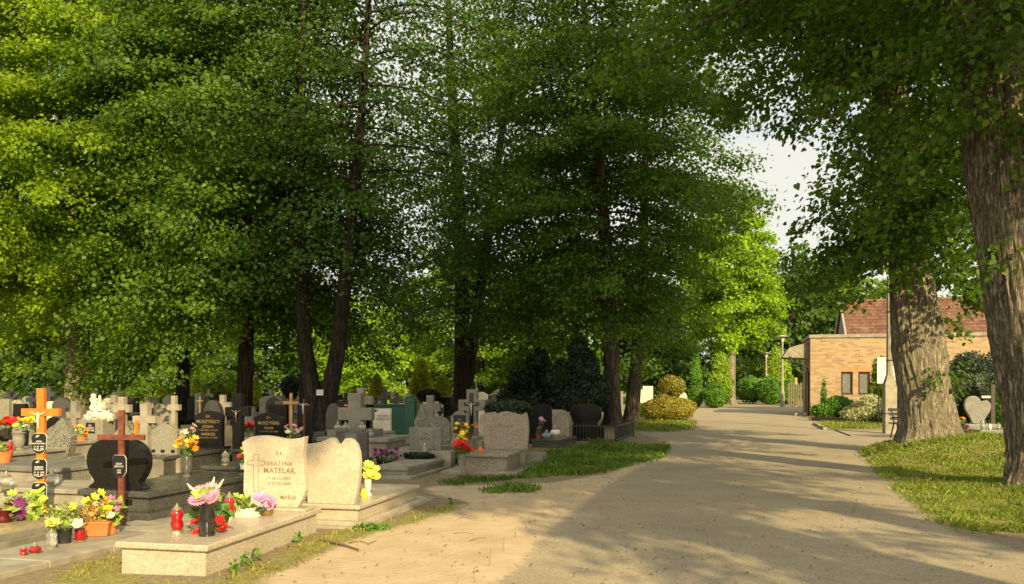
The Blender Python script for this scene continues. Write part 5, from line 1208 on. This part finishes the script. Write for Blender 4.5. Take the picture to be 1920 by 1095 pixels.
# tiled hall behind
th_ = empty('tiled_hall', 'taller hall with red clay tile roof rising behind the flat brick building', 'building', (HX + 3.5, HYY + 4.1, 0), ang)
tm_, nt, out = new_mat('clay_tiles')
p = N(nt, 'ShaderNodeBsdfPrincipled', Roughness=.8)
tc = nt.nodes.new('ShaderNodeTexCoord'); mp = nt.nodes.new('ShaderNodeMapping'); mp.inputs['Scale'].default_value = (1, 1, 1); nt.links.new(tc.outputs['Object'], mp.inputs[0])
sp = nt.nodes.new('ShaderNodeSeparateXYZ'); nt.links.new(mp.outputs[0], sp.inputs[0]); cb = nt.nodes.new('ShaderNodeCombineXYZ'); nt.links.new(sp.outputs[0], cb.inputs[0]); nt.links.new(sp.outputs[2], cb.inputs[1])
br = N(nt, 'ShaderNodeTexBrick', Scale=1.0); br.inputs['Brick Width'].default_value = .21; br.inputs['Row Height'].default_value = .2; br.inputs['Mortar Size'].default_value = .015
br.inputs['Color1'].default_value = (.10, .042, .026, 1); br.inputs['Color2'].default_value = (.18, .085, .05, 1); br.inputs['Mortar'].default_value = (.06, .025, .018, 1)
nt.links.new(cb.outputs[0], br.inputs['Vector'])
c = mixc(nt, ramp(nt, noise_tex(nt, 1.5, 6), [(.5, g3(0)), (.7, g3(.6))]), br.outputs[0], (.22, .14, .09)); nt.links.new(c, p.inputs['Base Color'])
nt.links.new(bump(nt, br.outputs['Fac'], -.8, .03), p.inputs['Normal']); nt.links.new(p.outputs[0], out.inputs[0])
E0, E1, RG, RL = 4.15, 6.55, 3.1, 15
mb = MB(); n_ = 12      # stepped courses so the tiles cast small shadows
for k in range(n_):
    u0, u1 = k / n_, (k + 1) / n_
    y0, z0 = RG * u0, E0 + (E1 - E0) * u0; y1, z1 = RG * u1, E0 + (E1 - E0) * u1
    mb.add([(0, y0, z0), (RL, y0, z0), (RL, y1 + .04, z1 - .0), (0, y1 + .04, z1 - .0), (0, y0, z0 + .05), (RL, y0, z0 + .05), (RL, y1 + .04, z1 + .012), (0, y1 + .04, z1 + .012)], [(0, 3, 2, 1), (4, 5, 6, 7), (0, 1, 5, 4), (1, 2, 6, 5), (2, 3, 7, 6), (3, 0, 4, 7)])
mb.add([(0, RG + .05, E1), (RL, RG + .05, E1), (RL, RG * 2, E0), (0, RG * 2, E0)], [(0, 1, 2, 3)])
mb.build('roof', tm_, th_)
MB().tube([(0, RG, E1 + .03), (RL, RG, E1 + .03)], .11, 8).build('ridge_tiles', tm_, th_)
MB().prism([(0, 0), (0, 0.01), (0, 0)], 0, .01)
mb = MB(); mb.add([(.1, .1, 0), (.1, RG * 2 - .1, 0), (.1, RG * 2 - .1, E0), (.1, RG, E1 - .1), (.1, .1, E0)], [(0, 1, 2, 3, 4)]); mb.box(.15, RL, .15, .3, 0, E0 - .02)
mb.build('wall', plain('grey_gable', (.22, .2, .16), .9), th_)
mb = MB(); mb.tube([(-.03, -.05, E0 - .03), (-.03, RG, E1 + .06)], .055, 4); mb.tube([(-.03, RG * 2 + .05, E0 - .03), (-.03, RG, E1 + .06)], .055, 4); mb.build('barge_board', ALU, th_)
MB().box(3.3, 4.2, RG - .3, RG + .3, E1 - .3, E1 + .5).build('chimney', ALU, th_, .03)

# ---------------------------------------------------------------- lamps, sign, bench, fence
def lamp(label, px, Ypos, h, rz=0):
    r = empty('street_lamp', label, 'lamp post', (XY(px, Ypos), Ypos, 0), rz)
    MB().tube([(0, 0, -.05), (0, 0, 1.1), (0, 0, 1.25), (0, 0, h - .5)], [.16, .15, .10, .07], 10).build('pole', CONC, r, smooth=True)
    MB().lathe([(.07, 0), (.1, .1), (.17, .28), (.19, .33), (.18, .36)], 0, 0, h - .5, 16).build('lamp_glass', WHITEP, r, smooth=True)
    MB().lathe([(.42, 0), (.44, .02), (.2, .09), (.04, .14)], 0, 0, h - .14, 20).build('lamp_hood', ALU, r, smooth=True)
    return r
lamp('nearer concrete street lamp with a flat mushroom hood left of the brick building', 1467, 61.5, ZY(628, 61.5))
lamp('more distant concrete street lamp rising behind the hedge', 1436.5, 76, ZY(660, 76))
Yp = G(0, 813)[1]; lp = empty('street_lamp', 'old concrete lamp post with a thick square foot and globe lamp by the pale trunk', 'lamp post', (XY(1668, Yp), Yp, 0), R(-6))
MB().box(-.19, .19, -.16, .16, -.05, 1.6).build('pole_foot', CONC, lp, .03)
mb = MB(); mb.add([(-.19, -.16, 1.6), (.19, -.16, 1.6), (.19, .16, 1.6), (-.19, .16, 1.6), (-.09, -.09, 1.95), (.09, -.09, 1.95), (.09, .09, 1.95), (-.09, .09, 1.95)], [(4, 5, 6, 7), (0, 1, 5, 4), (1, 2, 6, 5), (2, 3, 7, 6), (3, 0, 4, 7)])
mb.tube([(0, 0, 1.9), (0, 0, 5.2)], [.115, .085], 8); mb.build('pole', CONC, lp, .01)
for z in (.65, 2.4, 4.0): MB().lathe([(.125, 0), (.125, .03)], 0, 0, z, 12).build('steel_band', IRON, lp) if z > 1 else MB().box(-.2, .2, -.17, .17, z, z + .03).build('steel_band', IRON, lp)
MB().tube([(0, 0, 5.1), (-.03, -.02, 5.35), (-.18, -.05, 5.45), (-.25, -.05, 5.42)], .025, 6).build('bracket', IRON, lp)
MB().ell((-.26, -.05, 5.55), (.13, .13, .14), 14, 9).build('globe', WHITEP, lp, smooth=True)
# notice board
Ys = 34.5; nb = empty('notice_board', 'white notice board on a thin black post in front of the brick wall', 'sign', (XY(1647, Ys), Ys, 0), R(-6))
MB().tube([(0, 0, 0), (0, 0, 2.3)], .025, 8).build('post', IRON, nb)
bd = MB().box(-.06, .85, -.05, -.02, ZY(719, Ys), ZY(670, Ys)).build('board', WHITEP, nb, .005)
txs = ['REGULAMIN', 'CMENTARZA KOMUNALNEGO', '1. Cmentarz jest miejscem spoczynku', 'zmarłych i pamięci o nich.', '2. Czas otwarcia: 7.00 - 20.00', '3. Zabrania się wjazdu pojazdów', 'bez zezwolenia zarządcy.', '4. Groby należy utrzymywać', 'w należytym porządku.']
for k, s in enumerate(txs): text(s, .075 if k < 2 else .042, plain('grey_print', (.2, .2, .18), .8, bs=0), bd, (.395, -.052, ZY(670, Ys) - .09 - k * .1), .0)
# bench
Yn = 25.6; be = empty('bench', 'black park bench end sticking out behind the pale trunk', 'bench', (XY(1695, Yn), Yn, 0), R(8))
for x in (-.25, .95): MB().tube([(x, -.1, 0), (x, -.05, .42), (x, .1, .46), (x, .28, .9)], .022, 6).tube([(x, .3, 0), (x, .12, .45)], .022, 6).tube([(x, -.22, .62), (x, .18, .64)], .02, 6).build('leg', IRON, be)
mb = MB()
for k in range(4): mb.box(-.35, 1.05, -.18 + k * .11, -.09 + k * .11, .44, .475)
mb.build('seat', IRON, be)
mb = MB()
for k in range(3): mb.box(-.35, 1.05, .13 + k * .055, .16 + k * .055, .55 + k * .13, .64 + k * .13)
mb.build('backrest', IRON, be)
# picket fence
Yf = 63; pf = empty('picket_fence', 'weathered picket fence between the lamp and the brick building', 'fence', (XY(1478, Yf), Yf, 0), R(-8))
PW = plain('grey_green_wood', (.13, .12, .07), .9)
mb = MB()
for k in range(13): mb.box(k * .17, k * .17 + .11, 0, .03, .08, 1.75 + .12 * math.sin(k * 1.3))
mb.build('pickets', PW, pf); MB().box(-.1, 2.2, .03, .08, .45, .55).box(-.1, 2.2, .03, .08, 1.3, 1.4).build('rail', PW, pf)
for x in (.5, 1.5): MB().box(x, x + .16, .08, .24, 0, 2.15).build('post', WOOD_P, pf)
# note on forked tree
tag(MB().box(-.11, .11, -.004, .004, -.09, .09).build('paper_note', WHITEP, None, loc=(XY(599, 26.5), 26.55, ZY(736, 26.5))), 'small white paper note pinned to the forked trunk', 'note')
# white rails far right
wr = empty('low_rail', 'low white rail behind the heart grave', 'rail', (XY(1888, 33), 33, 0)); MB().box(-1.2, 1.6, -.04, .04, .55, .64).build('rail', WHITEP, wr, .005); MB().box(-1.1, -1.0, -.03, .03, 0, .55).box(1.3, 1.4, -.03, .03, 0, .55).build('post', WHITEP, wr)
# sticks & debris
def stick(label, pts, r, group=None, z=.015):
    P = [(*G(*q), z + .006 * math.sin(k)) for k, q in enumerate(pts)]
    tag(MB().tube(P, [r * (1 - .5 * k / len(P)) for k in range(len(P))], 6).build('stick', TWIGM, None, smooth=True), label, 'stick', group)
stick('thick bare stick lying on the sand right of the front tomb', [(598, 1014), (625, 1021), (650, 1027), (673, 1034)], .013)
stick('thin forked twig on the sand beyond the thick stick', [(655, 1020), (675, 1018), (690, 1023), (706, 1016)], .006)
stick('long curved twig along the foot of the front tomb', [(222, 1073), (250, 1064), (285, 1065), (330, 1072), (365, 1062)], .006, z=.03)
stick('dark branch lying on the paving before the concrete lamp post', [(1565, 807), (1578, 812), (1595, 818)], .03)
tw = [(560, 1035, 612, 1040), (770, 1040, 800, 1046), (850, 1001, 890, 1004), (690, 1060, 740, 1052), (1130, 896, 1150, 902), (905, 955, 930, 962), (1010, 945, 1040, 948), (930, 985, 948, 980), (880, 1015, 912, 1010), (1100, 930, 1120, 925), (860, 972, 884, 975), (760, 1015, 778, 1010)]
for a, b, c_, d in tw[::2]: stick('tiny dry twig scattered on the sandy ground', [(a, b), ((a + c_) / 2 + 3, (b + d) / 2 - 2), (c_, d)], .003, 'tiny twigs on the sand', .008)
rng = np.random.default_rng(3); n = 1500
lx = rng.uniform(-3.2, 5.5, n); ly = rng.uniform(6.6, 20, n)
V, F = leaf_arrays(np.stack([lx, ly, np.full(n, .014)], 1), rng.normal(0, 1, (n, 3)) * [1, 1, 0], .03, rng, tilt=.25, droop=0)
V[:, 2] = np.maximum(V[:, 2], .009)
tag(link('leaf_litter', mesh_arrays('leaf_litter', V, [F], plain('litter', (.2, .13, .06), .9, var=.5, scale=20, bs=0))), 'bits of bark and leaf scattered over sand and asphalt', 'leaf litter', kind='stuff')

# ---------------------------------------------------------------- light and camera
w = bpy.data.worlds.new('World'); scn.world = w; w.use_nodes = True; nt = w.node_tree
for n_ in list(nt.nodes): nt.nodes.remove(n_)
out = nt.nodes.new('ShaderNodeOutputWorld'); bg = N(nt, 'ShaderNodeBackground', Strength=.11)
sky = nt.nodes.new('ShaderNodeTexSky'); sky.sky_type = 'NISHITA'; sky.sun_disc = False
az = math.atan2(-SUN_RATIO, -1.0)          # direction towards the sun: x = -ratio, y = -1
sky.sun_elevation = R(SUN_EL); sky.sun_rotation = az; sky.air_density = 1.2; sky.dust_density = 2.0
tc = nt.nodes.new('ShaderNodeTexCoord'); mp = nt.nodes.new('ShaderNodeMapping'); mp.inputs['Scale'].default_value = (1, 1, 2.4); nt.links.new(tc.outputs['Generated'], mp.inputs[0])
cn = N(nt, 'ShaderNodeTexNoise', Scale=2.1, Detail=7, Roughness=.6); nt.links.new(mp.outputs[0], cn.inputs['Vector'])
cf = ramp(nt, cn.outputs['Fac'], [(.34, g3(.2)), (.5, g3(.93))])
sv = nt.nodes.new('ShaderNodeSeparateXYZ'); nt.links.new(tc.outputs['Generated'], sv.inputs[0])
fill_glow = N(nt, 'ShaderNodeMapRange'); nt.links.new(sv.outputs[1], fill_glow.inputs[0])          # clouds brightened on the sun's side as added fill for shaded foliage
fill_glow.inputs[1].default_value = .35; fill_glow.inputs[2].default_value = -.8; fill_glow.inputs[3].default_value = 0; fill_glow.inputs[4].default_value = 1
cloud = mixc(nt, fill_glow.outputs[0], (4.7, 4.55, 4.0), (9.5, 8.9, 7.2))
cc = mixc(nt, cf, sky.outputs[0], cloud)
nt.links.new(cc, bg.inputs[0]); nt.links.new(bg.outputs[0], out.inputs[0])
sd = bpy.data.lights.new('sun', 'SUN'); sd.energy = 5.0; sd.angle = R(.55); sd.color = (1.0, .79, .42)
so = bpy.data.objects.new('sun', sd); col.objects.link(so)
dirv = Vector((-SUN_RATIO, -1.0, 0)).normalized() * math.cos(R(SUN_EL)) + Vector((0, 0, math.sin(R(SUN_EL))))
so.rotation_euler = dirv.to_track_quat('Z', 'Y').to_euler(); so.location = (20, -50, 40)
cd = bpy.data.cameras.new('camera'); cam = bpy.data.objects.new('camera', cd); col.objects.link(cam); scn.camera = cam
cd.sensor_width = 36; cd.lens = FPX / 1920 * 36; cd.shift_y = (HY - 547.5) / 1920; cd.clip_end = 2500; cd.clip_start = .1
cam.location = (0, 0, H); cam.rotation_euler = (R(90), 0, 0)
vs = scn.view_settings; vs.view_transform = 'Standard'; vs.look = 'None'; vs.exposure = .86; vs.gamma = 1; vs.use_curve_mapping = False
scn.cycles.max_bounces = 9; scn.cycles.diffuse_bounces = 6; scn.cycles.transmission_bounces = 5; scn.cycles.glossy_bounces = 3; scn.cycles.sample_clamp_indirect = 6
